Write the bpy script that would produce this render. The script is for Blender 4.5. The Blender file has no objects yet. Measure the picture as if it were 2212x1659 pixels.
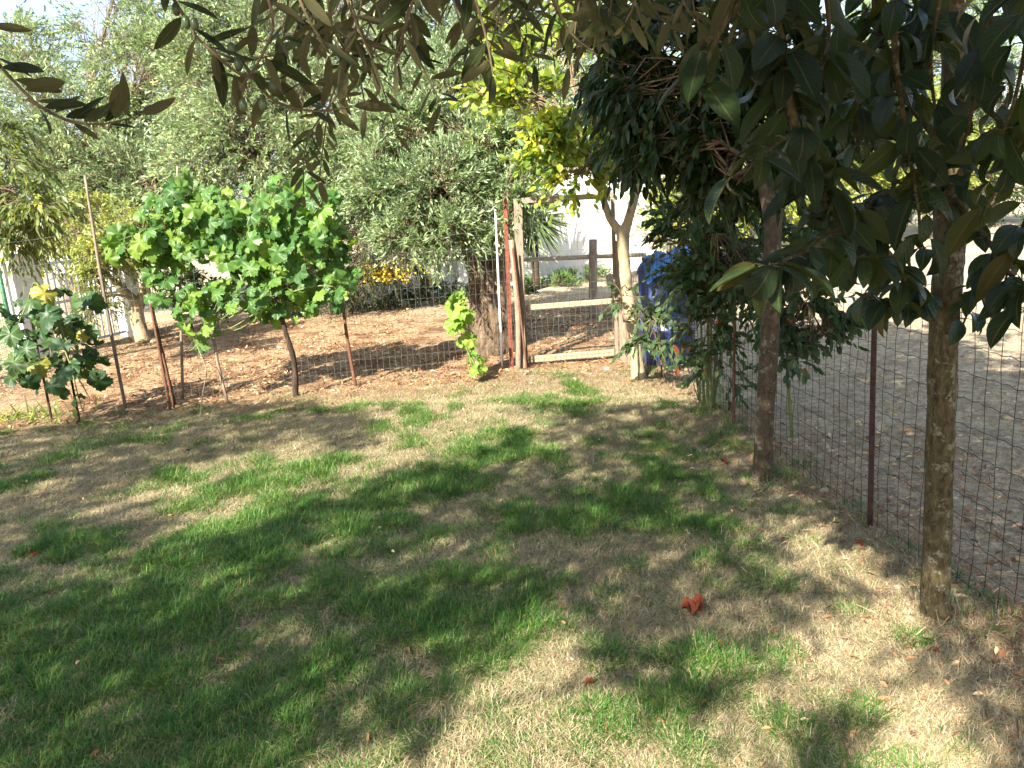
import bpy, math, random
import numpy as np
from mathutils import Matrix, Vector

# ------------------------------------------------------------------ camera, light, exposure
SC = bpy.context.scene
COL = SC.collection
PITCH, ROLL, EYE, FPX = 14.0, 3.5, 1.6, 1659.0      # FPX: focal length in a 2212 px wide picture
SUN_AZ = np.array([-0.50, -0.866]); SUN_EL = 37.0
_p, _r = math.radians(PITCH), math.radians(ROLL)
FW = np.array([0, math.cos(_p), -math.sin(_p)])
_u0 = np.array([0, math.sin(_p), math.cos(_p)]); _r0 = np.array([1.0, 0, 0])
UP = math.cos(_r)*_u0 + math.sin(_r)*_r0
RT = math.cos(_r)*_r0 - math.sin(_r)*_u0
CAM = np.array([0, 0, EYE])
cd = bpy.data.cameras.new('camera'); cam = bpy.data.objects.new('camera', cd); COL.objects.link(cam)
cd.sensor_width = 36; cd.lens = 36*FPX/2212; cd.clip_start = 0.02; cd.clip_end = 600
m = Matrix.Identity(4)
for i in range(3):
    m[i][0], m[i][1], m[i][2], m[i][3] = RT[i], UP[i], -FW[i], CAM[i]
cam.matrix_world = m
SC.camera = cam

W = bpy.data.worlds.new('World'); SC.world = W; W.use_nodes = True
nt = W.node_tree; nt.nodes.clear()
out = nt.nodes.new('ShaderNodeOutputWorld'); bg = nt.nodes.new('ShaderNodeBackground')
sky = nt.nodes.new('ShaderNodeTexSky'); sky.sky_type = 'NISHITA'; sky.sun_disc = False
sky.sun_elevation = math.radians(SUN_EL); sky.sun_rotation = math.atan2(SUN_AZ[0], SUN_AZ[1])
sky.air_density = 1.0; sky.dust_density = 2.0; sky.ozone_density = 1.0
tc = nt.nodes.new('ShaderNodeTexCoord'); mp = nt.nodes.new('ShaderNodeMapping'); mp.inputs['Scale'].default_value = (1.5, 1.5, 4)
nz = nt.nodes.new('ShaderNodeTexNoise'); nz.inputs['Scale'].default_value = 1.6; nz.inputs['Detail'].default_value = 7; nz.inputs['Roughness'].default_value = .62
rmp = nt.nodes.new('ShaderNodeMapRange'); rmp.inputs[1].default_value = .40; rmp.inputs[2].default_value = .58; rmp.inputs[4].default_value = .85
mx = nt.nodes.new('ShaderNodeMix'); mx.data_type = 'RGBA'; mx.inputs['B'].default_value = (1.9, 2.25, 2.8, 1)
nt.links.new(tc.outputs['Generated'], mp.inputs[0]); nt.links.new(mp.outputs[0], nz.inputs['Vector'])
nt.links.new(nz.outputs[0], rmp.inputs[0]); nt.links.new(rmp.outputs[0], mx.inputs['Factor'])
nt.links.new(sky.outputs[0], mx.inputs['A']); nt.links.new(mx.outputs['Result'], bg.inputs[0])
bg.inputs[1].default_value = 0.115; nt.links.new(bg.outputs[0], out.inputs[0])

el = math.radians(SUN_EL)
SD = np.array([SUN_AZ[0]*math.cos(el), SUN_AZ[1]*math.cos(el), math.sin(el)]); SD /= np.linalg.norm(SD)   # towards the sun
ld = bpy.data.lights.new('sun', 'SUN'); ld.energy = 5.0; ld.angle = math.radians(0.53); ld.color = (1, .93, .80)
sun = bpy.data.objects.new('sun', ld); COL.objects.link(sun)
sun.rotation_euler = Vector(SD).to_track_quat('Z', 'Y').to_euler(); sun.location = (-8, -12, 15)
SC.view_settings.view_transform = 'Standard'; SC.view_settings.look = 'None'
SC.view_settings.gamma = 1; SC.view_settings.use_curve_mapping = False
SC.view_settings.exposure = 2.0
SC.cycles.max_bounces = 6; SC.cycles.diffuse_bounces = 2; SC.cycles.glossy_bounces = 2
SC.cycles.transmission_bounces = 4; SC.cycles.transparent_max_bounces = 6
SC.cycles.use_denoising = True; SC.cycles.sample_clamp_indirect = 6

# ------------------------------------------------------------------ helpers
R = np.random.default_rng(7)
def ray(x, y): return FW + RT*(x-1106)/FPX - UP*(y-829.5)/FPX
def G(x, y, z=0.0):
    d = ray(x, y); return CAM + d*((z-EYE)/d[2])
def P(x, y, Y):
    d = ray(x, y); return CAM + d*(Y/d[1])
def proj(Q):
    v = np.asarray(Q)-CAM; z = v@FW
    return 1106+FPX*(v@RT)/z, 829.5-FPX*(v@UP)/z, z
def nrm(a): return a/np.maximum(np.linalg.norm(a, axis=-1, keepdims=True), 1e-9)

class VN:                                           # value noise on a lattice
    def __init__(s, seed): s.t = np.random.default_rng(seed).random((64, 64))
    def __call__(s, x, y):
        xi = np.floor(x).astype(int); yi = np.floor(y).astype(int); fx = x-xi; fy = y-yi
        fx = fx*fx*(3-2*fx); fy = fy*fy*(3-2*fy); t = s.t
        a = t[xi % 64, yi % 64]; b = t[(xi+1) % 64, yi % 64]; c = t[xi % 64, (yi+1) % 64]; d = t[(xi+1) % 64, (yi+1) % 64]
        return (a*(1-fx)+b*fx)*(1-fy)+(c*(1-fx)+d*fx)*fy
    def fbm(s, x, y, o=4):
        v = 0; a = .5
        for k in range(o): v = v+a*s(x*2**k+k*17.3, y*2**k+k*9.1); a *= .5
        return v/(1-.5**o)
N1, N2, N3, N4 = VN(1), VN(2), VN(3), VN(4)

class MB:
    """collects arrays of triangles, quads and per-vertex tint, and links them as one mesh object"""
    def __init__(s): s.V = []; s.F = []; s.T = []; s.U = []; s.n = 0
    def add(s, V, F, tint=0.5, uv=None):
        V = np.asarray(V, float); s.V.append(V)
        t = np.empty(len(V)); t[:] = tint; s.T.append(t)
        s.U.append(np.zeros((len(V), 2)) if uv is None else uv)
        F = F if isinstance(F, list) else [F]
        for f in F:
            f = np.asarray(f)
            if f.size: s.F.append(f+s.n)
        s.n += len(V); return s
    def mesh(s, name, mat, smooth=True, vn=None):
        V = np.concatenate(s.V); me = bpy.data.meshes.new(name)
        me.vertices.add(len(V)); me.vertices.foreach_set('co', V.astype(np.float32).ravel())
        tot = np.concatenate([np.full(len(f), f.shape[1]) for f in s.F]); lv = np.concatenate([f.ravel() for f in s.F])
        me.loops.add(len(lv)); me.loops.foreach_set('vertex_index', lv.astype(np.int32))
        st = np.concatenate([[0], np.cumsum(tot)[:-1]])
        me.polygons.add(len(tot)); me.polygons.foreach_set('loop_start', st.astype(np.int32))
        me.polygons.foreach_set('loop_total', tot.astype(np.int32))
        me.polygons.foreach_set('use_smooth', np.full(len(tot), smooth))
        a = me.attributes.new('tint', 'FLOAT', 'POINT'); a.data.foreach_set('value', np.concatenate(s.T).astype(np.float32))
        U = np.concatenate(s.U)
        if U.any():
            uv = me.uv_layers.new(name='UVMap'); uv.data.foreach_set('uv', U[lv].astype(np.float32).ravel())
        me.update(); me.validate()
        for mm in (mat if isinstance(mat, list) else [mat]): me.materials.append(mm)
        return me
    def build(s, name, mat, parent=None, smooth=True, kind=None):
        o = bpy.data.objects.new(name, s.mesh(name, mat, smooth)); COL.objects.link(o)
        if parent: o.parent = parent
        if kind: o['kind'] = kind
        return o

def thing(name, label, cat, loc=(0, 0, 0), group=None):
    o = bpy.data.objects.new(name, None); COL.objects.link(o); o.empty_display_size = .1
    o['label'] = label; o['category'] = cat
    if group: o['group'] = group
    return o
def tag(o, label, cat, group=None):
    o['label'] = label; o['category'] = cat
    if group: o['group'] = group
    return o
def struct(o): o['kind'] = 'structure'; return o

def tubes(Pts, Rad, sides=4, caps=False):
    """Pts (M,n,3), Rad (M,n) -> verts, quad faces"""
    Pts = np.asarray(Pts, float); M, n, _ = Pts.shape; Rad = np.broadcast_to(np.asarray(Rad, float), (M, n))
    T = nrm(np.gradient(Pts, axis=1))
    ref = np.where(np.abs(nrm(Pts[:, -1]-Pts[:, 0])[:, 2:3]) > .9, [[1., 0, 0]], [[0, 0, 1.]])[:, None, :]
    A = nrm(np.cross(T, ref)); B = np.cross(T, A)
    th = np.arange(sides)*2*math.pi/sides
    V = Pts[:, :, None, :]+Rad[:, :, None, None]*(np.cos(th)[:, None]*A[:, :, None, :]+np.sin(th)[:, None]*B[:, :, None, :])
    idx = np.arange(M*n*sides).reshape(M, n, sides); nx = np.roll(idx, -1, axis=2)
    F = np.stack([idx[:, :-1], nx[:, :-1], nx[:, 1:], idx[:, 1:]], -1).reshape(-1, 4)
    Fs = [F]
    if caps: Fs += [idx[:, 0, ::-1].reshape(-1, sides), idx[:, -1].reshape(-1, sides)]
    return V.reshape(-1, 3), Fs
def path(pts, n=12):
    """smooth Catmull-Rom through pts (k,d)"""
    pts = np.asarray(pts, float)
    if len(pts) == 2: t = np.linspace(0, 1, n)[:, None]; return pts[0]*(1-t)+pts[1]*t
    q = np.vstack([2*pts[0]-pts[1], pts, 2*pts[-1]-pts[-2]]); k = len(pts)-1
    u = np.linspace(0, k-1e-6, n); i = u.astype(int); t = (u-i)[:, None]
    a, b, c, d = q[i], q[i+1], q[i+2], q[i+3]
    return .5*((2*b)+(-a+c)*t+(2*a-5*b+4*c-d)*t*t+(-a+3*b-3*c+d)*t**3)
def limb(mb, pts, sides=10, n=24, knob=.0, seed=0, caps=True):
    """pts rows x,y,z,r"""
    q = path(pts, n); rr = np.random.default_rng(seed)
    rad = q[:, 3]
    V, F = tubes(q[None, :, :3], rad[None], sides, caps)
    if knob:
        c = np.repeat(q[:, :3], sides, axis=0)
        ph = rr.random(3)*6
        k = 1+knob*(np.sin(V[:, 2]*23+ph[0])*.4+np.sin(np.arctan2(V[:, 1]-c[:, 1], V[:, 0]-c[:, 0])*3+V[:, 2]*5+ph[1])*.5+rr.normal(0, .35, len(V)))
        V = c+(V-c)*k[:, None]
    mb.add(V, F, rr.random())
    return q
def box(mb, c, sx, sy, sz, rot=0, tint=.5, bev=.004):
    """chamfered box: centre c, full sizes"""
    x, y, z = sx/2, sy/2, sz/2; b = min(bev, x*.4, y*.4, z*.4)
    V = []; 
    for X in (-1, 1):
        for Y in (-1, 1):
            for Z in (-1, 1): V += [(X*(x-b), Y*(y-b), Z*z), (X*(x-b), Y*y, Z*(z-b)), (X*x, Y*(y-b), Z*(z-b))]
    import bmesh
    bm = bmesh.new()
    for v in V: bm.verts.new(v)
    bmesh.ops.convex_hull(bm, input=bm.verts)
    bm.verts.index_update(); V = np.array([v.co[:] for v in bm.verts]); F = np.array([[v.index for v in f.verts] for f in bm.faces]); bm.free()
    cr, sr = math.cos(rot), math.sin(rot); Rm = np.array([[cr, -sr, 0], [sr, cr, 0], [0, 0, 1]])
    mb.add(V@Rm.T+np.asarray(c), F, tint); return mb
def beam(mb, a, b, w, h, up=(0, 0, 1), tint=.5):
    """rectangular bar from a to b"""
    a = np.array(a, float); b = np.array(b, float); d = b-a; L = np.linalg.norm(d); d /= L
    s = nrm(np.cross(d, up)); u = np.cross(s, d)
    t = MB(); box(t, (0, 0, 0), L, w, h, tint=tint); V = t.V[0]
    mb.add((a+b)/2+V[:, 0:1]*d+V[:, 1:2]*s+V[:, 2:3]*u, t.F, tint); return mb

# ------------------------------------------------------------------ materials
def mat(name, rough=.8, spec=.3):
    m = bpy.data.materials.new(name); m.use_nodes = True; n = m.node_tree; b = n.nodes['Principled BSDF']
    b.inputs['Roughness'].default_value = rough; b.inputs['Specular IOR Level'].default_value = spec
    return m, n, b
def ramp(n, cols):
    r = n.nodes.new('ShaderNodeValToRGB'); e = r.color_ramp.elements
    while len(e) > 1: e.remove(e[-1])
    e[0].position = cols[0][0]; e[0].color = (*cols[0][1], 1)
    for p, c in cols[1:]:
        k = e.new(p); k.color = (*c, 1)
    return r
def tex(n, typ, scale, detail=4, rough=.6, coord='Object', dist=0, scl=None):
    t = n.nodes.new('ShaderNodeTex'+typ); t.inputs['Scale'].default_value = scale
    if typ == 'Noise': t.inputs['Detail'].default_value = detail; t.inputs['Roughness'].default_value = rough; t.inputs['Distortion'].default_value = dist
    c = n.nodes.new('ShaderNodeTexCoord'); src = c.outputs[coord]
    if scl:
        mp = n.nodes.new('ShaderNodeMapping'); mp.inputs['Scale'].default_value = scl; n.links.new(src, mp.inputs[0]); src = mp.outputs[0]
    n.links.new(src, t.inputs['Vector']); return t
def math_(n, op, a, b=None):
    k = n.nodes.new('ShaderNodeMath'); k.operation = op
    for i, v in enumerate((a, b)):
        if v is None: continue
        if isinstance(v, (int, float)): k.inputs[i].default_value = v
        else: n.links.new(v, k.inputs[i])
    return k.outputs[0]
def bump(n, b, h, dist=.01, strength=.6):
    k = n.nodes.new('ShaderNodeBump'); k.inputs['Distance'].default_value = dist; k.inputs['Strength'].default_value = strength
    n.links.new(h, k.inputs['Height']); n.links.new(k.outputs[0], b.inputs['Normal']); return k
def tintval(n, obj=True):
    a = n.nodes.new('ShaderNodeAttribute'); a.attribute_name = 'tint'
    if not obj: return a.outputs['Fac']
    o = n.nodes.new('ShaderNodeObjectInfo')
    return math_(n, 'FRACT', math_(n, 'ADD', a.outputs['Fac'], o.outputs['Random']))
def leafmat(name, cols, back=None, trans=.3, rough=.45, spec=.35, veins=0, tcol=None, obj=False, blotch=0):
    m, n, b = mat(name, rough, spec)
    tv = tintval(n, obj); rp = ramp(n, cols); n.links.new(tv, rp.inputs[0]); col = rp.outputs[0]
    if blotch:
        ns = tex(n, 'Noise', blotch, 3); mm = n.nodes.new('ShaderNodeMix'); mm.data_type = 'RGBA'; mm.blend_type = 'MULTIPLY'
        r2 = ramp(n, [(.3, (.7, .7, .6)), (.7, (1.2, 1.15, 1.1))]); n.links.new(ns.outputs[0], r2.inputs[0])
        mm.inputs['Factor'].default_value = .8; n.links.new(col, mm.inputs['A']); n.links.new(r2.outputs[0], mm.inputs['B']); col = mm.outputs['Result']
    if veins:
        uv = n.nodes.new('ShaderNodeTexCoord'); sp = n.nodes.new('ShaderNodeSeparateXYZ'); n.links.new(uv.outputs['UV'], sp.inputs[0])
        ax = math_(n, 'ABSOLUTE', math_(n, 'SUBTRACT', sp.outputs[0], .5))
        mid = n.nodes.new('ShaderNodeMapRange'); mid.inputs[1].default_value = .012; mid.inputs[2].default_value = .045; mid.inputs[3].default_value = 1; mid.inputs[4].default_value = 0
        n.links.new(ax, mid.inputs[0])
        ph = math_(n, 'SUBTRACT', math_(n, 'MULTIPLY', sp.outputs[1], veins), math_(n, 'MULTIPLY', ax, veins*.75))
        sw = math_(n, 'SINE', math_(n, 'MULTIPLY', ph, 6.2832))
        side = n.nodes.new('ShaderNodeMapRange'); side.inputs[1].default_value = .86; side.inputs[2].default_value = 1; n.links.new(sw, side.inputs[0])
        vv = math_(n, 'MAXIMUM', mid.outputs[0], math_(n, 'MULTIPLY', side.outputs[0], .28))
        mm = n.nodes.new('ShaderNodeMix'); mm.data_type = 'RGBA'; mm.blend_type = 'MIX'
        n.links.new(math_(n, 'MULTIPLY', vv, .45), mm.inputs['Factor']); n.links.new(col, mm.inputs['A'])
        mm.inputs['B'].default_value = (*[min(1, c*1.6+.03) for c in cols[-1][1]], 1); col = mm.outputs['Result']
        fine = tex(n, 'Noise', 120, 4)
        bump(n, b, math_(n, 'ADD', math_(n, 'MULTIPLY', sw, .22), math_(n, 'ADD', math_(n, 'MULTIPLY', mid.outputs[0], -1.0), math_(n, 'MULTIPLY', fine.outputs[0], 2.2))), .002, .7)
    if back:
        g = n.nodes.new('ShaderNodeNewGeometry'); mm = n.nodes.new('ShaderNodeMix'); mm.data_type = 'RGBA'
        n.links.new(g.outputs['Backfacing'], mm.inputs['Factor']); n.links.new(col, mm.inputs['A']); mm.inputs['B'].default_value = (*back, 1)
        col = mm.outputs['Result']
    n.links.new(col, b.inputs['Base Color'])
    if trans:
        t = n.nodes.new('ShaderNodeBsdfTranslucent'); mxs = n.nodes.new('ShaderNodeMixShader'); mxs.inputs[0].default_value = trans
        hs = n.nodes.new('ShaderNodeHueSaturation'); hs.inputs['Hue'].default_value = .485; hs.inputs['Saturation'].default_value = 1.2; hs.inputs['Value'].default_value = 1.5
        n.links.new(col, hs.inputs['Color']); n.links.new(hs.outputs[0], t.inputs[0])
        n.links.new(b.outputs[0], mxs.inputs[1]); n.links.new(t.outputs[0], mxs.inputs[2])
        n.links.new(mxs.outputs[0], n.nodes['Material Output'].inputs[0])
    return m
def barkmat(name, dark, light, scale=18, stretch=(1, 1, .25), bd=.02, spots=None):
    m, n, b = mat(name, .9, .15)
    t = tex(n, 'Noise', scale, 6, .7, scl=stretch, dist=.4); r = ramp(n, [(.32, dark), (.5, tuple((a+c)/2 for a, c in zip(dark, light))), (.68, light)])
    n.links.new(t.outputs[0], r.inputs[0]); col = r.outputs[0]
    if spots:
        t2 = tex(n, 'Noise', scale*.35, 5, .75); mp = n.nodes.new('ShaderNodeMapRange'); mp.inputs[1].default_value = .56; mp.inputs[2].default_value = .62
        n.links.new(t2.outputs[0], mp.inputs[0]); mm = n.nodes.new('ShaderNodeMix'); mm.data_type = 'RGBA'
        n.links.new(mp.outputs[0], mm.inputs['Factor']); n.links.new(col, mm.inputs['A']); mm.inputs['B'].default_value = (*spots, 1); col = mm.outputs['Result']
    n.links.new(col, b.inputs['Base Color'])
    t3 = tex(n, 'Noise', scale*2.2, 6, .75, scl=stretch, dist=.6); bump(n, b, t3.outputs[0], bd, 1.0); return m
def simple(name, dark, light, scale=20, rough=.7, spec=.3, metal=0, bd=.002, detail=5, stretch=None):
    m, n, b = mat(name, rough, spec); b.inputs['Metallic'].default_value = metal
    t = tex(n, 'Noise', scale, detail, .65, scl=stretch); r = ramp(n, [(.35, dark), (.65, light)]); n.links.new(t.outputs[0], r.inputs[0])
    n.links.new(r.outputs[0], b.inputs['Base Color']); bump(n, b, t.outputs[0], bd, .5); return m

M = {}
M['olive'] = leafmat('olive leaf', [(0, (.04, .075, .025)), (.4, (.095, .155, .052)), (.8, (.19, .275, .10)), (.97, (.31, .345, .12))], back=(.27, .35, .20), trans=.22, rough=.42)
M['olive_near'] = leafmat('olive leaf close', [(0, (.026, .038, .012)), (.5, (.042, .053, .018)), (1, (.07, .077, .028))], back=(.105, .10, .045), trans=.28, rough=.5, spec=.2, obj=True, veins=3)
M['vine'] = leafmat('grape leaf', [(0, (.045, .115, .032)), (.45, (.085, .185, .045)), (.9, (.15, .26, .045)), (1, (.19, .29, .05))], back=(.16, .24, .10), trans=.40, rough=.42, obj=True, blotch=30)
M['vine_dark'] = leafmat('young grape leaf', [(0, (.025, .065, .022)), (.6, (.04, .09, .028)), (.96, (.08, .14, .035)), (.99, (.3, .28, .05)), (1, (.4, .33, .06))], back=(.08, .13, .07), trans=.3, obj=True, blotch=30)
M['vine_light'] = leafmat('light grape leaf', [(0, (.13, .25, .05)), (1, (.26, .37, .07))], back=(.2, .33, .1), trans=.42, obj=True, blotch=30)
M['lemon'] = leafmat('plum leaf', [(0, (.07, .14, .03)), (.35, (.14, .24, .035)), (.75, (.30, .38, .045)), (1, (.55, .50, .05))], back=(.25, .33, .08), trans=.42, rough=.4, obj=True)
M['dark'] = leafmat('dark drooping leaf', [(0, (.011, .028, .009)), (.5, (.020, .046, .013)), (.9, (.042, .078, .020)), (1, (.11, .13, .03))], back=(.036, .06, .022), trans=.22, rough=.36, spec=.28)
M['shrub'] = leafmat('shrub leaf', [(0, (.025, .055, .018)), (.6, (.042, .085, .025)), (.97, (.07, .12, .035)), (1, (.3, .1, .03))], back=(.06, .10, .04), trans=.25, rough=.5)
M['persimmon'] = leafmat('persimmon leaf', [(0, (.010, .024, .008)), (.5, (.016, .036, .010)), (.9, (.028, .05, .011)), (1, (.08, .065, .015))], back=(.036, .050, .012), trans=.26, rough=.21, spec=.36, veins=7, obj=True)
M['yellowgreen'] = leafmat('yellow green leaf', [(0, (.10, .15, .03)), (.5, (.20, .25, .05)), (1, (.36, .36, .06))], back=(.22, .27, .08), trans=.35)
M['peach'] = leafmat('peach leaf', [(0, (.06, .10, .025)), (.6, (.12, .17, .035)), (1, (.28, .28, .05))], back=(.16, .2, .07), trans=.35)
M['yucca'] = leafmat('yucca leaf', [(0, (.10, .15, .05)), (1, (.22, .26, .10))], trans=.1)
M['flower'] = leafmat('yellow blossom', [(0, (.6, .42, .02)), (1, (.75, .6, .05))], trans=.3)
M['drytwig'] = simple('dry twig', (.10, .07, .045), (.22, .16, .1), 40)
M['olivebark'] = barkmat('olive bark', (.035, .022, .015), (.34, .25, .17), 13, (1, 1, .18), bd=.06)
M['dapbark'] = barkmat('smooth tan bark', (.26, .20, .12), (.42, .34, .22), 14, bd=.012, spots=(.16, .12, .08))
M['greybark'] = barkmat('grey brown bark', (.045, .032, .02), (.15, .115, .075), 50, (1, 1, .5), .015, spots=(.24, .21, .15))
M['persbark'] = barkmat('mossy fissured bark', (.045, .034, .018), (.21, .17, .09), 60, (1, 1, .4), .02, spots=(.30, .28, .20))
M['vinebark'] = barkmat('vine bark', (.03, .02, .014), (.10, .07, .05), 40, (1, 1, .15), .02)
M['twig'] = simple('twig bark', (.07, .055, .03), (.16, .12, .07), 60)
M['greenstem'] = simple('green stem', (.10, .13, .04), (.18, .2, .07), 60)
M['whitewall'] = simple('whitewashed wall', (.60, .585, .55), (.78, .775, .75), 2.2, .85, .2, bd=.006)
M['whitepaint'] = simple('white painted iron', (.62, .65, .72), (.78, .80, .84), 8, .5, .4)
M['wood'] = simple('weathered timber', (.13, .095, .07), (.30, .235, .175), 30, .85, .2, stretch=(6, 6, .5), bd=.004)
M['woodx'] = simple('weathered rail', (.22, .17, .11), (.42, .35, .24), 30, .85, .2, stretch=(.5, 6, 6), bd=.004)
M['woodgrey'] = simple('grey timber', (.17, .13, .10), (.32, .26, .2), 30, .9, .2, stretch=(6, 6, .5), bd=.004)
M['redpaint'] = simple('red oxide paint', (.10, .028, .018), (.20, .06, .035), 25, .7, .3)
M['rust'] = simple('rusty steel', (.07, .03, .02), (.17, .08, .045), 60, .8, .3)
M['darkrust'] = simple('dark rusty steel', (.03, .017, .014), (.075, .038, .03), 60, .8, .3)
M['wire'] = simple('galvanised wire', (.10, .11, .10), (.22, .24, .21), 30, .45, .5, .3)
M['darkwire'] = simple('dark wire', (.012, .012, .012), (.035, .033, .03), 30, .6, .3)
M['greenwire'] = simple('green coated wire', (.03, .12, .06), (.05, .18, .09), 30, .5, .4)
M['barrel'] = simple('blue plastic', (.03, .042, .13), (.06, .08, .22), 6, .4, .5)
M['tarp'] = simple('light blue tarpaulin', (.03, .13, .34), (.06, .2, .46), 10, .4, .5)
M['stone'] = simple('stone', (.26, .225, .17), (.46, .40, .31), 30, .85, .2)
M['clod'] = simple('earth clod', (.15, .105, .06), (.55, .44, .28), 60, .95, .1, bd=.004)
M['olivefruit'] = simple('olive fruit', (.05, .075, .03), (.08, .11, .05), 10, .3, .5)
M['deadleaf'] = leafmat('dead red leaf', [(0, (.16, .045, .022)), (.6, (.24, .065, .03)), (1, (.32, .10, .045))], back=(.22, .06, .028), trans=.15, rough=.7, veins=7)
M['litter'] = leafmat('leaf litter', [(0, (.06, .035, .02)), (.35, (.20, .09, .04)), (.7, (.42, .22, .10)), (1, (.62, .46, .28))], trans=.05, rough=.8, obj=True)
M['straw'] = leafmat('straw grass', [(0, (.20, .15, .085)), (.5, (.36, .29, .17)), (.85, (.52, .44, .28)), (1, (.22, .24, .09))], trans=.15, rough=.75, obj=True)
M['reddry'] = leafmat('russet dry grass', [(0, (.18, .085, .045)), (.6, (.32, .17, .09)), (1, (.48, .32, .19))], trans=.1, rough=.75, obj=True)
M['grass'] = leafmat('green grass', [(0, (.026, .095, .012)), (.45, (.048, .150, .018)), (.8, (.10, .205, .034)), (1, (.26, .25, .08))], trans=.3, rough=.5, obj=True)

# ------------------------------------------------------------------ leaf templates (x across, y along, z normal)
def tri(f): return np.array(f)
LT = {}
LT['lo'] = (np.array([(0, 0, 0), (-.5, .42, .14), (.5, .42, .14), (0, 1, 0)]), tri([(0, 2, 3), (0, 3, 1)]))
LT['mid'] = (np.array([(0, 0, 0), (-.46, .3, .1), (0, .35, -.02), (.46, .3, .1), (-.42, .68, .06), (.42, .68, .06), (0, 1, -.08)]),
             tri([(0, 2, 1), (0, 3, 2), (1, 2, 4), (2, 3, 5), (2, 6, 4), (2, 5, 6)]))
def hileaf(prof, bend=.25, fold=.12, n=9, wav=.0, seed=0, aspect=.5):
    rr = np.random.default_rng(seed); t = np.linspace(0, 1, n); w = prof(t); V = []; U = []
    ang = -bend*t*1.3; y = np.concatenate([[0], np.cumsum(np.cos(ang[1:]))])/(n-1); z = np.concatenate([[0], np.cumsum(np.sin(ang[1:]))])/(n-1)
    for i in range(n):
        for k, s in enumerate((-1, -.5, 0, .5, 1)):
            V.append((s*w[i]*.5, y[i], z[i]+abs(s)*fold*w[i]+wav*math.sin(t[i]*9+s*2+seed)*abs(s)*.5)); U.append((.5+s*.5, t[i]))
    F = [(i*5+k, i*5+k+1, i*5+k+6, i*5+k+5) for i in range(n-1) for k in range(4)]
    return np.array(V), np.array(F), np.array(U)
ov = lambda t: 4*np.clip(t, 0, 1)**.75*np.clip(1-t, 0, 1)**.95*.53+.004
lan = lambda t: np.sin(np.pi*np.clip(t, 0, 1)**.9)**.8*.98+.01
def grapeleaf(seed=0, cup=.18):
    rr = np.random.default_rng(seed); n = 40; V = [(0, 0, 0)]; U = [(.5, .5)]
    for i in range(n):
        a = -math.pi*.5+ (i+.5)/n*2*math.pi; th = a+math.pi/2      # petiole notch at th=0
        lob = .80+.22*abs(math.cos((th-math.pi)*2.5))**1.3
        side = 1-.16*abs(th-math.pi)/math.pi
        r = lob*side*.53+(.03 if i % 2 else -.03)+rr.normal(0, .015)
        if th < .2 or th > 2*math.pi-.2: r = .2
        x = math.cos(a)*r; y = math.sin(a)*r
        V.append((x, y, -cup*(x*x+y*y)*2+rr.normal(0, .02)+.06*math.sin(th*5))); U.append((x+.5, y+.5))
    mid = []
    V = np.array(V); m = V[1:]*.55+rr.normal(0, .008, (n, 3)); m[:, 2] = V[1:, 2]*.3+.03*np.cos(np.arange(n)/n*10*math.pi)
    V = np.vstack([V, m]); U = np.vstack([U, np.array(U)[1:]*.55+.225])
    T = []
    for i in range(n):
        j = (i+1) % n; T += [(0, n+1+i, n+1+j), (n+1+i, 1+i, 1+j), (n+1+i, 1+j, n+1+j)]
    V[:, 1] += .12
    return V, np.array(T), U

def place(mb, T, Pp, D, Nn, L, Wd, tint, keepuv=None):
    """N copies of a leaf template"""
    V, F = T[0], T[1]; k = len(V); n = len(Pp)
    D = nrm(D); X = nrm(np.cross(D, Nn)); Z = np.cross(X, D)
    L = np.broadcast_to(L, n)[:, None, None]; Wd = np.broadcast_to(Wd, n)[:, None, None]
    Q = Pp[:, None]+V[None, :, 1:2]*L*D[:, None]+V[None, :, 0:1]*Wd*X[:, None]+V[None, :, 2:3]*Wd*Z[:, None]
    FF = (F[None]+(np.arange(n)*k)[:, None, None]).reshape(-1, F.shape[1])
    uv = np.tile(T[2], (n, 1)) if len(T) > 2 else None
    mb.add(Q.reshape(-1, 3), FF, np.repeat(np.broadcast_to(tint, n), k), uv)
LEAFMESH = {}
def leafmeshes(key, temps, material):
    if key not in LEAFMESH:
        LEAFMESH[key] = [MB().add(t[0], t[1], 0.0, t[2]).mesh('leaf', material) for t in temps]
    return LEAFMESH[key]
def leafobjs(parent, meshes, Pp, D, Nn, L, Wd, name='leaf'):
    D = nrm(np.asarray(D, float)); X = nrm(np.cross(D, Nn)); Z = np.cross(X, D)
    L = np.broadcast_to(L, len(Pp)); Wd = np.broadcast_to(Wd, len(Pp))
    for i in range(len(Pp)):
        o = bpy.data.objects.new(name, meshes[int(R.integers(len(meshes)))]); COL.objects.link(o); o.parent = parent
        mm = Matrix.Identity(4)
        for a in range(3):
            mm[a][0] = X[i, a]*Wd[i]; mm[a][1] = D[i, a]*L[i]; mm[a][2] = Z[i, a]*Wd[i]; mm[a][3] = Pp[i, a]
        o.matrix_local = mm
def twigs(S, D0, L, droop=.3, n=5, wig=.05):
    """polylines (M,n,3)"""
    Mn = len(S); t = np.linspace(0, 1, n)[None, :, None]; L = np.broadcast_to(L, Mn)[:, None, None]
    Q = S[:, None]+nrm(D0)[:, None]*t*L+np.array([0, 0, -1.])*droop*t**2*L
    return Q+R.normal(0, wig, (Mn, 1, 3))*np.sin(t*math.pi)*L
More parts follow.
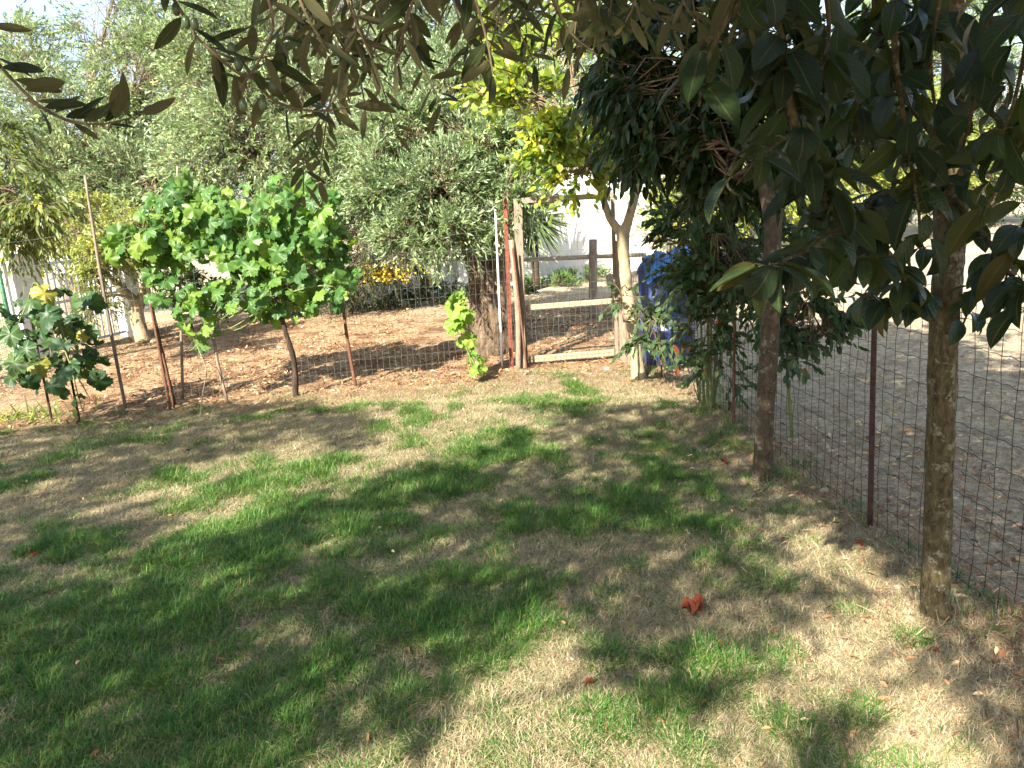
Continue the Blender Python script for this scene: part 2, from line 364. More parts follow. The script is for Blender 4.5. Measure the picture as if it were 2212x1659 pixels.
def leaves_on(Q, K, ang=50, t0=.15, tipb=True, up=.3, hang=.0, jit=.25):
    """K leaves on each polyline: returns P, D, N"""
    Mn, n, _ = Q.shape; t = np.linspace(t0, 1, K)[None]+R.uniform(-.02, .02, (Mn, K)); t = np.clip(t, 0, .999)
    u = t*(n-1); i = u.astype(int); f = (u-i)[..., None]; r = np.arange(Mn)[:, None]
    Pp = Q[r, i]*(1-f)+Q[r, i+1]*f; T = nrm(Q[r, i+1]-Q[r, i])
    A = nrm(np.cross(T, R.normal(size=(Mn, 1, 3)))); B = np.cross(T, A)
    ph = (np.arange(K)//2*2.2+np.arange(K) % 2*math.pi)[None]+R.normal(0, .35, (Mn, K))
    side = np.cos(ph)[..., None]*A+np.sin(ph)[..., None]*B
    a = np.radians(ang*(1-.55*t)+R.normal(0, 12, (Mn, K)))[..., None]
    D = T*np.cos(a)+side*np.sin(a)+np.array([0, 0, -1.])*hang+R.normal(0, jit*.4, (Mn, K, 3))
    Nn = nrm(T*.5+side*.0+np.array([0, 0, up])+R.normal(0, .5, (Mn, K, 3)))
    return Pp.reshape(-1, 3), nrm(D.reshape(-1, 3)), Nn.reshape(-1, 3)

def tree(name, label, trunks, blobs, leafm, barkm, L=.055, Wd=.013, K=14, tw=.28, droop=.25, hang=.0, ang=50, temp='lo', cat='tree',
         limbs=True, group=None, updir=.35, tintb=0., knob=.06, individual=0, imesh=None, knobs=None, leafup=.3, filt=None, limbr=.028, solid=.5, tsides=12, clump=13):
    root = thing(name, label, cat, group=group)
    if trunks:
        mb = MB()
        for k, tr in enumerate(trunks): limb(mb, tr, tsides, 30, knob, seed=k+3)
        mb.build('trunk', barkm, root)
    lb = MB(); cr = MB(); tw_ = MB(); ends = [np.array(t[-1][:3]) for t in trunks] if trunks else [np.array(blobs[0][:3])]
    allP = []
    for bi, (cx, cy, cz, rx, ry, rz, nt_) in enumerate(blobs):
        c = np.array([cx, cy, cz]); rad = np.array([rx, ry, rz]); bt = R.normal(0, .10)
        if limbs and trunks:
            e = min(ends, key=lambda q: np.linalg.norm(q-c)); mid = (e+c)/2+R.normal(0, .08, 3)+[0, 0, .08]
            lb = MB(); q = limb(lb, [(*e, limbr), (*mid, limbr*.7), (*(c+[0, 0, rz*.3]), limbr*.3)], 6, 10, seed=bi); lb.build('limb', barkm, root); lb = MB()
        nc = max(4, nt_//clump); cd_ = nrm(R.normal(size=(nc, 3))); cc = cd_*(R.random(nc)**(solid*.6))[:, None]   # foliage gathers in sprays
        S = c+(cc[R.integers(0, nc, nt_)]+R.normal(0, .12, (nt_, 3)))*rad*.92; d = nrm(S-c)
        if limbs and trunks:                                      # branchlets from the limb to every fourth twig
            sel = S[::4]; base = q[R.integers(4, 10, len(sel)), :3]; mid = (base+sel)/2+R.normal(0, .05, sel.shape)
            V, F = tubes(np.stack([base, mid, sel], 1), np.array([[.007, .005, .003]]), 3); tw_.add(V, F, R.random())
        D0 = nrm(d*.8+np.array([0, 0, updir])+R.normal(0, .45, (nt_, 3)))
        Q = twigs(S, D0, tw*R.uniform(.6, 1.25, nt_), droop)
        if filt is not None:
            kk = filt(Q[:, 2]); Q = Q[kk]
            if not len(Q): continue
        Pp, D, Nn = leaves_on(Q, K, ang, hang=hang, up=leafup)
        tt = np.clip(np.repeat(R.random(len(Q))*.6, K)+R.random(len(Pp))*.4+tintb+bt, 0, 1)
        V, F = tubes(Q, np.array([[.0035, .003, .0025, .002, .0012]]), 3); tw_.add(V, F, .5)
        allP.append((Pp, D, Nn, tt))
    Pp, D, Nn, tt = [np.concatenate(x) for x in zip(*allP)]
    LL = L*R.uniform(.65, 1.25, len(Pp)); WW = Wd*R.uniform(.75, 1.2, len(Pp))
    keep = np.ones(len(Pp), bool)
    if individual:
        x, y, z = proj(Pp); vis = (x > -20) & (x < 2232) & (y > -20) & (y < 1680) & (z > .2)
        sc = np.where(vis, LL/np.maximum(z, .2), 0)+R.random(len(Pp))*.002
        ix = np.argsort(-sc)[:individual]; keep[ix] = False
        leafobjs(root, imesh, Pp[ix], D[ix], Nn[ix], LL[ix], WW[ix]*(1 if imesh[0].name.startswith('leaf') else 1))
    if keep.any():
        place(cr, LT[temp] if isinstance(temp, str) else temp, Pp[keep], D[keep], Nn[keep], LL[keep], WW[keep], tt[keep])
        cr.build('crown', leafm, root)
    if lb.n: lb.build('limbs', barkm, root)
    tw_.build('twigs', M['drytwig'], root)
    return root

# ------------------------------------------------------------------ ground
FENCE_BACK = [(-6.4, 5.3), (-3.35, 6.33), (-1.41, 6.75), (0.09, 7.0)]          # left fence, then gate
FENCE_R = [(1.12, 7.1), (1.40, 5.9), (1.50, 4.9), (1.63, 3.25), (1.76, 2.3), (2.0, .6)]
def back_y(x): return np.interp(x, [-9, -6.4, -3.35, -1.41, .09, 1.12, 3], [4.4, 5.3, 6.33, 6.75, 7.0, 7.12, 7.3])
def right_x(y): return np.interp(y, [-2, .6, 2.3, 3.25, 4.9, 5.9, 7.1, 9], [2.3, 2.0, 1.76, 1.63, 1.5, 1.4, 1.12, 1.0])
GX = [0, 200, 400, 600, 800, 1000, 1200, 1400, 1600, 1800, 2000, 2212]
GY = [850, 880, 950, 1050, 1150, 1250, 1350, 1450, 1550, 1650]
GREEN = np.array([[0, 0, 0, 0, 0, 1, 1, 1, 0, 0, 0, 0],
                  [0, 1, 1, 1, 1, 3, 5, 5, 0, 0, 0, 0],
                  [2, 3, 2, 4, 4, 6, 6, 5, 1, 0, 0, 0],
                  [3, 2, 1, 5, 6, 7, 6, 6, 2, 2, 0, 0],
                  [2, 1, 4, 7, 8, 5, 4, 4, 4, 2, 0, 0],
                  [4, 6, 8, 8, 7, 5, 4, 4, 4, 4, 1, 0],
                  [7, 8, 8, 8, 7, 5, 6, 5, 1, 1, 1, 0],
                  [9, 9, 8, 8, 6, 5, 2, 5, 3, 2, 0, 0],
                  [9, 8, 9, 8, 6, 5, 5, 4, 2, 3, 1, 0],
                  [8, 8, 9, 7, 6, 7, 7, 5, 4, 2, 1, 0]])/9.*np.array([1, 1, 1, 1, 1, .95, .85, .75, .7, .7, .7, .7])
LIT = np.array([[5, 6, 7, 7, 8, 9, 9, 7, 2, 0, 0, 0],
                [8, 3, 1, 2, 3, 5, 4, 3, 0, 0, 0, 0],
                [1, 1, 1, 4, 3, 6, 4, 1, 0, 0, 0, 0],
                [0, 1, 5, 6, 3, 1, 0, 0, 0, 1, 0, 0],
                [2, 1, 3, 2, 0, 0, 0, 0, 2, 5, 4, 0],
                [0, 3, 1, 0, 0, 0, 0, 0, 3, 4, 3, 1],
                [0, 0, 0, 0, 0, 2, 6, 1, 0, 8, 4, 3],
                [0, 0, 0, 0, 0, 4, 8, 1, 3, 9, 4, 1],
                [0, 0, 0, 0, 2, 6, 6, 4, 6, 3, 6, 0],
                [0, 0, 1, 2, 5, 8, 8, 6, 4, 3, 5, 1]])/9.
def gridmap(A, X, Y, n=None):
    """hand-digitised map of the lawn, looked up at a world point"""
    x, y, z = proj(np.stack([X, Y, np.zeros_like(X)], -1)); z_ok = z > .3
    x = np.clip(np.where(z_ok, x, 1000), 0, 2211); y = np.clip(np.where(z_ok, y, 1650), 850, 1649)
    u = np.interp(x, GX, np.arange(12)); v = np.interp(y, GY, np.arange(10)); i = np.minimum(u.astype(int), 10); j = np.minimum(v.astype(int), 8)
    fu = u-i; fv = v-j
    return (A[j, i]*(1-fu)+A[j, i+1]*fu)*(1-fv)+(A[j+1, i]*(1-fu)+A[j+1, i+1]*fu)*fv
def gheight(x, y):
    near = np.exp(-((x/9)**2+((y-5)/9)**2))
    return (N1.fbm(x*1.3+9, y*1.3+5, 4)-.5)*.07*near+(N2.fbm(x*9, y*9, 3)-.5)*.02*near
def zones(x, y):
    lawn = 1/(1+np.exp(-((back_y(x)-.25-y)+(N3.fbm(x*2, y*2)-.5)*.7)/.10))*1/(1+np.exp(-((right_x(y)-.12-x)+(N4.fbm(x*3, y*3)-.5)*.3)/.05))
    rightyard = 1/(1+np.exp(-(x-right_x(y)-np.clip(y-7, 0, 20)*.35+(N4.fbm(x*1.5, y*1.5)-.5)*.5)/.12))
    return lawn, rightyard
def axis(a, b, step, far, g=1.28):
    c = list(np.arange(a, b, step)); s = step; v = b
    hi = []
    while v < far: hi.append(v); s *= g; v += s
    hi.append(far); lo = []; v = a; s = step
    while v > -far: s *= g; v -= s; lo.append(max(v, -far))
    return np.array(lo[::-1]+c+hi)
xs = axis(-7, 8, .06, 200); ys = axis(.6, 13, .06, 200)
XX, YY = np.meshgrid(xs, ys, indexing='ij'); ZZ = gheight(XX, YY)
gm, n, b = mat('ground soil', .95, .1)
def attr(nm):
    a = n.nodes.new('ShaderNodeAttribute'); a.attribute_name = nm; return a.outputs['Fac']
def mixc(f, a, bb):
    k = n.nodes.new('ShaderNodeMix'); k.data_type = 'RGBA'; n.links.new(f, k.inputs['Factor'])
    for nm, v in (('A', a), ('B', bb)):
        if isinstance(v, tuple): k.inputs[nm].default_value = (*v, 1)
        else: n.links.new(v, k.inputs[nm])
    return k.outputs['Result']
tA = tex(n, 'Noise', 14, 8, .72); tB = tex(n, 'Noise', 90, 6, .75); tC = tex(n, 'Noise', 1.7, 5, .6); tD = tex(n, 'Voronoi', 55)
sandr = ramp(n, [(.36, (.18, .135, .085)), (.5, (.50, .41, .28)), (.60, (.76, .65, .48))]); n.links.new(math_(n, 'ADD', math_(n, 'MULTIPLY', tA.outputs[0], .55), math_(n, 'MULTIPLY', tB.outputs[0], .45)), sandr.inputs[0])
farr = ramp(n, [(.35, (.42, .34, .22)), (.6, (.58, .50, .36))]); n.links.new(tC.outputs[0], farr.inputs[0])
soilr = ramp(n, [(.36, (.13, .065, .03)), (.48, (.38, .24, .13)), (.60, (.66, .49, .31))]); n.links.new(math_(n, 'ADD', math_(n, 'MULTIPLY', tA.outputs[0], .5), math_(n, 'MULTIPLY', tB.outputs[0], .5)), soilr.inputs[0])
lawnr = ramp(n, [(.3, (.14, .10, .06)), (.5, (.30, .235, .15)), (.7, (.44, .37, .26))]); n.links.new(math_(n, 'ADD', math_(n, 'MULTIPLY', tA.outputs[0], .4), math_(n, 'MULTIPLY', tB.outputs[0], .6)), lawnr.inputs[0])
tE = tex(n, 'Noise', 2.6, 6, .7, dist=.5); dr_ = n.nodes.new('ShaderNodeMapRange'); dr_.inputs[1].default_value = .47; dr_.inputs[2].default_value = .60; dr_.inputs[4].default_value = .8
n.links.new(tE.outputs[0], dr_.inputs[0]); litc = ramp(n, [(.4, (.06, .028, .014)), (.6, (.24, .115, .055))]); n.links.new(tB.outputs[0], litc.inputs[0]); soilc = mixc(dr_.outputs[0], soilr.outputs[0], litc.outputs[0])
yv = ramp(n, [(.35, (.62, .60, .55)), (.65, (1.1, 1.08, 1.02))]); n.links.new(tE.outputs[0], yv.inputs[0]); ym = n.nodes.new('ShaderNodeMix'); ym.data_type = 'RGBA'; ym.blend_type = 'MULTIPLY'; ym.inputs['Factor'].default_value = .8
n.links.new(sandr.outputs[0], ym.inputs['A']); n.links.new(yv.outputs[0], ym.inputs['B'])
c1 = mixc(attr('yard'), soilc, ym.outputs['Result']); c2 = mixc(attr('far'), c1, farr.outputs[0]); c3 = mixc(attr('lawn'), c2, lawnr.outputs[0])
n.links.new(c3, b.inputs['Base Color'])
bump(n, b, math_(n, 'ADD', math_(n, 'MULTIPLY', tA.outputs[0], 1.6), math_(n, 'ADD', math_(n, 'MULTIPLY', tB.outputs[0], .8), math_(n, 'MULTIPLY', tD.outputs['Distance'], .5))), .035, .9)
gmb = MB(); nx_, ny_ = XX.shape; idx = np.arange(nx_*ny_).reshape(nx_, ny_)
gmb.add(np.stack([XX, YY, ZZ], -1).reshape(-1, 3), np.stack([idx[:-1, :-1], idx[1:, :-1], idx[1:, 1:], idx[:-1, 1:]], -1).reshape(-1, 4))
gr = struct(gmb.build('ground', gm)); lawn_, yard_ = zones(XX, YY)
far_ = np.clip((YY-10.5+.55*XX*(XX > 0)+(N1.fbm(XX*.6, YY*.6)-.5)*2)/2.5, 0, 1)*.9
far_ = np.maximum(far_, np.clip((-XX-4.2)/2, 0, 1)*.6)
for nm, A in (('lawn', lawn_), ('yard', yard_), ('far', far_)):
    a = gr.data.attributes.new(nm, 'FLOAT', 'POINT'); a.data.foreach_set('value', A.astype(np.float32).ravel())

# ------------------------------------------------------------------ scattered ground cover (stuff)
def scatter(name, pts, rotz, scl, templates, tilt=None):
    """one object: points that carry instances of the template tufts"""
    me = bpy.data.meshes.new(name); me.vertices.add(len(pts)); me.vertices.foreach_set('co', pts.astype(np.float32).ravel())
    rot = np.zeros((len(pts), 3), np.float32); rot[:, 2] = rotz
    if tilt is not None: rot[:, :2] = tilt
    a = me.attributes.new('rot', 'FLOAT_VECTOR', 'POINT'); a.data.foreach_set('vector', rot.ravel())
    a = me.attributes.new('scl', 'FLOAT', 'POINT'); a.data.foreach_set('value', np.asarray(scl, np.float32))
    a = me.attributes.new('pick', 'INT', 'POINT'); a.data.foreach_set('value', R.integers(0, len(templates), len(pts)).astype(np.int32))
    o = bpy.data.objects.new(name, me); COL.objects.link(o); o['kind'] = 'stuff'
    g = bpy.data.node_groups.new(name, 'GeometryNodeTree')
    g.interface.new_socket('Geometry', in_out='INPUT', socket_type='NodeSocketGeometry'); g.interface.new_socket('Geometry', in_out='OUTPUT', socket_type='NodeSocketGeometry')
    gi = g.nodes.new('NodeGroupInput'); go = g.nodes.new('NodeGroupOutput'); ip = g.nodes.new('GeometryNodeInstanceOnPoints'); jn = g.nodes.new('GeometryNodeJoinGeometry')
    for t in reversed(templates):
        oi = g.nodes.new('GeometryNodeObjectInfo'); oi.inputs['Object'].default_value = t; oi.inputs['As Instance'].default_value = True
        g.links.new(oi.outputs['Geometry'], jn.inputs[0])
    def na(nm, ty):
        k = g.nodes.new('GeometryNodeInputNamedAttribute'); k.data_type = ty; k.inputs[0].default_value = nm; return k.outputs[0]
    g.links.new(gi.outputs[0], ip.inputs['Points']); g.links.new(jn.outputs[0], ip.inputs['Instance']); ip.inputs['Pick Instance'].default_value = True
    g.links.new(na('pick', 'INT'), ip.inputs['Instance Index'])
    g.links.new(na('rot', 'FLOAT_VECTOR'), ip.inputs['Rotation']); g.links.new(na('scl', 'FLOAT'), ip.inputs['Scale'])
    g.links.new(ip.outputs[0], go.inputs[0])
    md = o.modifiers.new('scatter', 'NODES'); md.node_group = g
    return o
def tuft(name, material, nb, h, spread, lean, w, flat=0., seed=0):
    rr = np.random.default_rng(seed); mb = MB()
    th = rr.random(nb)*6.28; r0 = rr.random(nb)**.5*spread; S = np.stack([np.cos(th)*r0, np.sin(th)*r0, np.zeros(nb)-.004], -1)
    az = th+rr.normal(0, 1.1, nb); ln = np.clip(rr.normal(lean, .25, nb), .05, 1.45); H = h*rr.uniform(.5, 1.25, nb)
    T = np.linspace(0, 1, 4); Vs = []
    for t in T:
        a = ln*(.35+.9*t)*(1 if not flat else 1)
        hor = H*t*np.sin(a); ver = H*t*np.cos(a)*(1-flat)+.003
        c = S+np.stack([np.cos(az)*hor, np.sin(az)*hor, np.abs(ver)], -1)
        sx = np.stack([-np.sin(az), np.cos(az), np.zeros(nb)], -1)*(w*(1-t*.85))[..., None] if np.ndim(w) else np.stack([-np.sin(az), np.cos(az), np.zeros(nb)], -1)*w*(1-t*.85)
        Vs += [c-sx, c+sx]
    V = np.stack(Vs, 1); k = 8
    F = (np.array([(0, 1, 3, 2), (2, 3, 5, 4), (4, 5, 7, 6)])[None]+(np.arange(nb)*k)[:, None, None]).reshape(-1, 4)
    mb.add(V.reshape(-1, 3), F, np.repeat(rr.random(nb), k))
    return bpy.data.objects.new(name, mb.mesh(name, material))
def rnd_ground(nn, x0, x1, y0, y1, z=0.):
    x = R.uniform(x0, x1, nn); y = R.uniform(y0, y1, nn); return x, y
def lawnpts(dens):
    """more points near the lens, thinning with distance"""
    nn = int(dens*8.5*6.6); x, y = rnd_ground(nn, -5.2, 2.2, 1.2, 7.4)
    px, py, pz = proj(np.stack([x, y, 0*x], -1)); ok = (px > -80) & (px < 2290) & (py < 1760)
    ok &= R.random(nn) < np.clip(3.4/np.maximum(y, .1), .35, 1)
    return x[ok], y[ok]
GT = [tuft('grass_tuft', M['grass'], 22, .046, .045, .85, .0016, seed=k) for k in range(6)]
GS = [tuft('grass_tuft', M['grass'], 12, .030, .04, .9, .0012, seed=k+20) for k in range(4)]
ST = [tuft('dry_tuft', M['straw'], 22, .038, .055, 1.0, .0013, flat=.25, seed=k+40) for k in range(6)]
RT_ = [tuft('russet_tuft', M['reddry'], 18, .045, .05, 1.1, .0013, flat=.35, seed=k+60) for k in range(4)]
x, y = lawnpts(1500); lw, _ = zones(x, y); gn = gridmap(GREEN, x, y); patch = N1.fbm(x*2.2, y*2.2, 4); fine = N2.fbm(x*9, y*9, 3)
pg = np.clip((gn*1.15+(patch-.5)*2.2+(fine-.5)*1.7-.42)*1.8, 0, 1)*lw
k = R.random(len(x)) < pg
scatter('green_grass', np.stack([x, y, gheight(x, y)], -1)[k], R.random(k.sum())*6.28, (R.uniform(.6, 1.15, len(x))*(.55+.6*pg))[k]*np.clip(.8+.1*y, .8, 1.2)[k], GT)
x, y = lawnpts(1300); lw, _ = zones(x, y); gn = gridmap(GREEN, x, y); k = R.random(len(x)) < lw*np.clip(gn*1.1+.08, 0, 1)
scatter('short_green_grass', np.stack([x, y, gheight(x, y)], -1)[k], R.random(k.sum())*6.28, R.uniform(.6, 1.2, k.sum()), GS)
x, y = lawnpts(1700); lw, _ = zones(x, y); gn = gridmap(GREEN, x, y); k = R.random(len(x)) < lw*np.clip(1.2-gn*.55, 0, 1)*(.45+N3.fbm(x*4, y*4)*1.1)
scatter('dry_grass', np.stack([x, y, gheight(x, y)], -1)[k], R.random(k.sum())*6.28, R.uniform(.6, 1.3, k.sum()), ST)
x, y = lawnpts(500); k = (np.abs(y-back_y(x)+.25) < .55*R.random(len(x))+.1) & (R.random(len(x)) < np.clip((x+3.4)/2.5, .1, .9)) & (x < 1.9)
k |= (np.abs(x-right_x(y)+.12) < .3*R.random(len(x))) & (R.random(len(x)) < .5)
scatter('russet_dry_grass', np.stack([x, y, gheight(x, y)], -1)[k], R.random(k.sum())*6.28, R.uniform(.7, 1.4, k.sum()), RT_)
# weeds and straw gathered round the trunk feet and along the fences
bx = []
for cx_, cy_, rr_, nn_ in ((1.50, 2.50, .10, 60), (1.34, 3.95, .10, 60), (1.42, 5.35, .16, 50), (1.08, 6.4, .1, 35), (-1.87, 6.42, .08, 20), (-3.3, 6.3, .06, 15)):
    a_ = R.random(nn_)*6.28; q_ = rr_*(.55+R.random(nn_)**.7); bx.append(np.stack([cx_+np.cos(a_)*q_, cy_+np.sin(a_)*q_], -1))
yy_ = R.uniform(1.6, 6.8, 420); bx.append(np.stack([right_x(yy_)+R.normal(-.02, .05, 420), yy_], -1))
bx = np.concatenate(bx); scatter('verge_weeds', np.stack([bx[:, 0], bx[:, 1], gheight(bx[:, 0], bx[:, 1])], -1), R.random(len(bx))*6.28, R.uniform(.8, 1.9, len(bx)), ST+RT_[:2]+GT[:1])
# yard weeds on the sandy ground
x, y = rnd_ground(1500, 1.7, 7, 2.2, 9); _, yd = zones(x, y); k = (N3.fbm(x*1.7+3, y*1.7) > .62) & (yd > .6)
scatter('yard_weeds', np.stack([x, y, gheight(x, y)], -1)[k], R.random(k.sum())*6.28, R.uniform(.3, .8, k.sum()), ST+GS)

def flake(name, material, L, W_, curl, seed):
    V, F, U = hileaf(lan, bend=curl, fold=.25, n=5, seed=seed); V = V*[W_, L, W_]; V[:, 2] += .004
    return bpy.data.objects.new(name, MB().add(V, F, np.random.default_rng(seed).random(), U).mesh(name, material))
FL = [flake('litter_leaf', M['litter'], .045, .016, c, k) for k, c in enumerate((.6, -.7, 1.2, -.3, .2))]
FLs = [flake('litter_straw', M['litter'], .07, .004, c, k+9) for k, c in enumerate((.3, -.3, .6))]
x, y = rnd_ground(38000, -6.5, 2.6, 5.6, 11.5); k = (y > back_y(x)-.35-.3*R.random(len(x))) & (R.random(len(x)) < np.clip(.2+1.5*(N2.fbm(x*1.3, y*1.3)-.3), 0, 1)*np.clip(1.3-(y-7)*.16, .15, 1)) & (x < right_x(y)+.2+np.clip(y-7, 0, 9)*.35)
scatter('leaf_litter', np.stack([x, y, gheight(x, y)+.004], -1)[k], R.random(k.sum())*6.28, R.uniform(.6, 1.5, k.sum()), FL+FLs, R.normal(0, .35, (k.sum(), 2)))
x, y = rnd_ground(5200, .1, 2.6, 1.2, 4.6); k = R.random(len(x)) < np.clip((x-.75+.25*(N1.fbm(x*3, y*3)-.5))*1.1, 0.02, .95)
scatter('straw_litter', np.stack([x, y, gheight(x, y)+.006], -1)[k], R.random(k.sum())*6.28, R.uniform(.5, 1.4, k.sum()), FLs+FL[:1], R.normal(0, .2, (k.sum(), 2)))
x, y = rnd_ground(1600, -4.5, 1.8, 1.3, 7); k = R.random(len(x)) < .5
scatter('lawn_leaf_bits', np.stack([x, y, gheight(x, y)+.02], -1)[k], R.random(k.sum())*6.28, R.uniform(.4, .9, k.sum()), FL, R.normal(0, .5, (k.sum(), 2)))
def pebble(seed, mt='stone'):
    rr = np.random.default_rng(seed); import bmesh
    bm = bmesh.new(); bmesh.ops.create_icosphere(bm, subdivisions=2, radius=1); V = np.array([v.co[:] for v in bm.verts]); F = np.array([[v.index for v in f.verts] for f in bm.faces]); bm.free()
    k = rr.normal(size=(3, 3)); V = V*(1+.12*np.sin(V@k[0]*2)+.1*np.sin(V@k[1]*3))[:, None]*[.012, .009, .006]
    return bpy.data.objects.new('pebble', MB().add(V, F, .5).mesh('pebble', M[mt]))
PB = [pebble(k) for k in range(4)]; CL = [pebble(k+9, 'clod') for k in range(5)]
x, y = rnd_ground(3500, 1.3, 7, 1.6, 9.5); _, yd = zones(x, y); k = yd > R.random(len(x))
scatter('yard_pebbles', np.stack([x, y, gheight(x, y)], -1)[k], R.random(k.sum())*6.28, R.lognormal(-.5, .5, k.sum()), PB)
x, y = rnd_ground(60000, 1.3, 6.5, 1.4, 8.5); _, yd = zones(x, y); k = (yd > R.random(len(x))) & (R.random(len(x)) < np.clip(2.6/np.maximum(y, .5), .25, 1)*N2.fbm(x*1.6, y*1.6)*1.3)
scatter('yard_clods', np.stack([x, y, gheight(x, y)], -1)[k], R.random(k.sum())*6.28, R.lognormal(-.75, .6, k.sum()), CL)
x, y = rnd_ground(2600, 1.6, 5.5, 1.4, 6.5); scatter('yard_leaf_bits', np.stack([x, y, gheight(x, y)+.005], -1), R.random(2600)*6.28, R.uniform(.3, .8, 2600), FL[:3]+FLs, R.normal(0, .3, (2600, 2)))
x, y = rnd_ground(500, -4, 1.8, 1.5, 8); scatter('small_stones', np.stack([x, y, gheight(x, y)+.004], -1), R.random(500)*6.28, R.lognormal(-1.0, .5, 500), PB)

# ------------------------------------------------------------------ white wall and iron gate at the back
A = np.array([-1.15, 12.9]); B = np.array([6.4, 16.6]); d2 = (B-A)/np.linalg.norm(B-A); Lw = np.linalg.norm(B-A)
wroot = thing('garden_wall', 'long white plastered garden wall behind the mesh gate', 'wall')
mb = MB(); c = (A+B)/2; box(mb, (c[0], c[1], .95), Lw, .2, 1.9, math.atan2(d2[1], d2[0]), bev=.01); mb.build('wall_panel', M['whitewall'], wroot, False)
mb = MB(); box(mb, (c[0], c[1], 1.93), Lw+.06, .26, .06, math.atan2(d2[1], d2[0]), bev=.01); mb.build('coping', M['woodgrey'], wroot, False)
mb = MB(); box(mb, (A[0]+.45*d2[0]+.05, A[1]+.45*d2[1]-.16, .97), .22, .14, 1.94, math.atan2(d2[1], d2[0]), bev=.01); mb.build('pilaster', M['whitewall'], wroot, False)

# white iron fence, left
fa = G(118, 768)[:2]; fb = G(274, 728)[:2]; dv = nrm(fb-fa); LF = np.linalg.norm(fb-fa)
iroot = thing('iron_gate', 'white wrought iron gate with scrollwork beyond the fence at the left', 'gate')
def fpt(s, z): q = fa+dv*s; return np.array([q[0], q[1], z])
nb = int(LF/.085)
bar0 = None
for k in range(nb):
    s = .04+k*.085
    if bar0 is None:
        V, F = tubes(np.array([[(0, 0, 0.06), (0, 0, 1.16)]]), .011, 6, True); bar0 = MB().add(V, F).mesh('bar', M['whitepaint'])
    o = bpy.data.objects.new('bar', bar0); COL.objects.link(o); o.parent = iroot; q = fpt(s, 0); o.location = q
for z in (.08, .62, 1.1):
    mb = MB(); beam(mb, fpt(0, z), fpt(LF, z), .03, .035); mb.build('rail', M['whitepaint'], iroot, False)
mb = MB()
for s0, z0, r0 in ((LF*.28, .35, .2), (LF*.52, .35, .2), (LF*.9, .62, .19), (LF*.9, .62, .11), (LF*.9, .28, .12), (LF*.4, .85, .14)):
    for sg in (-1, 1):
        t = np.linspace(0, 4.2, 22); rr_ = r0*(1-t/5.5)
        q = np.stack([fpt(s0+sg*(r0*.5+rr_[i]*math.cos(t[i]))*.7, z0+rr_[i]*math.sin(t[i])*1.0) for i in range(22)])+[0, -.02, 0]
        V, F = tubes(q[None], .012, 5); MB().add(V, F).build('scroll', M['whitepaint'], iroot)
q = fb+dv*.14; mb = MB(); box(mb, (q[0], q[1], .55), .24, .24, 1.1, math.atan2(dv[1], dv[0])); box(mb, (q[0], q[1], 1.13), .3, .3, .06, math.atan2(dv[1], dv[0]))
tag(mb.build('gate_pillar', M['whitewall'], None, False), 'white square pillar at the right end of the iron gate', 'pillar')
q = fa-dv*.24; mb = MB(); box(mb, (q[0], q[1], .6), .42, .2, 1.2, math.atan2(dv[1], dv[0])+.1); box(mb, (q[0], q[1], 1.23), .48, .26, .06, math.atan2(dv[1], dv[0])+.1)
tag(mb.build('gate_pillar', M['whitewall'], None, False), 'broad white pillar behind the dark young vines at the left', 'pillar')
# green mesh fence at the far left
groot = thing('mesh_fence', 'green coated mesh fence at the far left edge', 'fence')
a0 = G(-160, 880)[:2]; b0 = fa-dv*.46; mb = MB(); LL_ = np.linalg.norm(b0-a0); t = np.linspace(0, 1, int(LL_/.05))
q = np.stack([a0[0]+(b0[0]-a0[0])*t, a0[1]+(b0[1]-a0[1])*t], -1)
V, F = tubes(np.stack([np.c_[q, np.full(len(q), .02)], np.c_[q, np.full(len(q), 1.35)]], 1), .003, 3); mb.add(V, F)
for z in np.arange(.05, 1.36, .1): V, F = tubes(np.array([[(*a0, z), (*b0, z)]]), .003, 3); mb.add(V, F)
mb.build('wire_mesh', M['greenwire'], groot)
for s in (.3, .97):
    qq = a0+(b0-a0)*s; mb = MB(); V, F = tubes(np.array([[(*qq, 0), (*qq, 1.45)]]), .022, 8, True); mb.add(V, F); mb.build('post', M['greenwire'], groot)

# ------------------------------------------------------------------ stakes, wire fences, gate
def meshfence(root, line, H, dv_, rows, material, rad, wob=.01, name='wire_mesh', kink=.004):
    pts = np.array(line, float); seg = np.linalg.norm(np.diff(pts, axis=0), axis=1); cum = np.r_[0, np.cumsum(seg)]; Ltot = cum[-1]
    at = lambda s: np.stack([np.interp(s, cum, pts[:, 0]), np.interp(s, cum, pts[:, 1])], -1)
    mb = MB(); s = np.arange(0, Ltot, dv_); s = s+R.normal(0, dv_*.04, len(s)); zz = np.linspace(0.0, H, 10)
    base = at(s); off = (VN(11).fbm(s[:, None]*1.1+0*zz, zz[None]*1.3+0*s[:, None])-.5)*wob*5
    V = np.zeros((len(s), 10, 3)); V[..., 0] = base[:, 0:1]+R.normal(0, kink, (len(s), 10)); V[..., 1] = base[:, 1:2]+off; V[..., 2] = zz
    V[..., 2] += gheight(V[..., 0], V[..., 1])*(1-zz/H)
    vv, F = tubes(V, rad, 3); mb.add(vv, F)
    ss = np.arange(0, Ltot, dv_*.5); b2 = at(ss)
    for z in rows:
        o2 = (VN(11).fbm(ss*1.1, 0*ss+z*1.3)-.5)*wob*5
        z2 = z+np.where(np.arange(len(ss)) % 2, kink*.9, -kink*.9)+(VN(12).fbm(ss*.8, ss*0+z)-.5)*wob*2+R.normal(0, kink*.4, len(ss))
        q = np.stack([b2[:, 0], b2[:, 1]+o2, z2], -1); vv, F = tubes(q[None], rad, 3); mb.add(vv, F)
    o = mb.build(name, material, root); return o
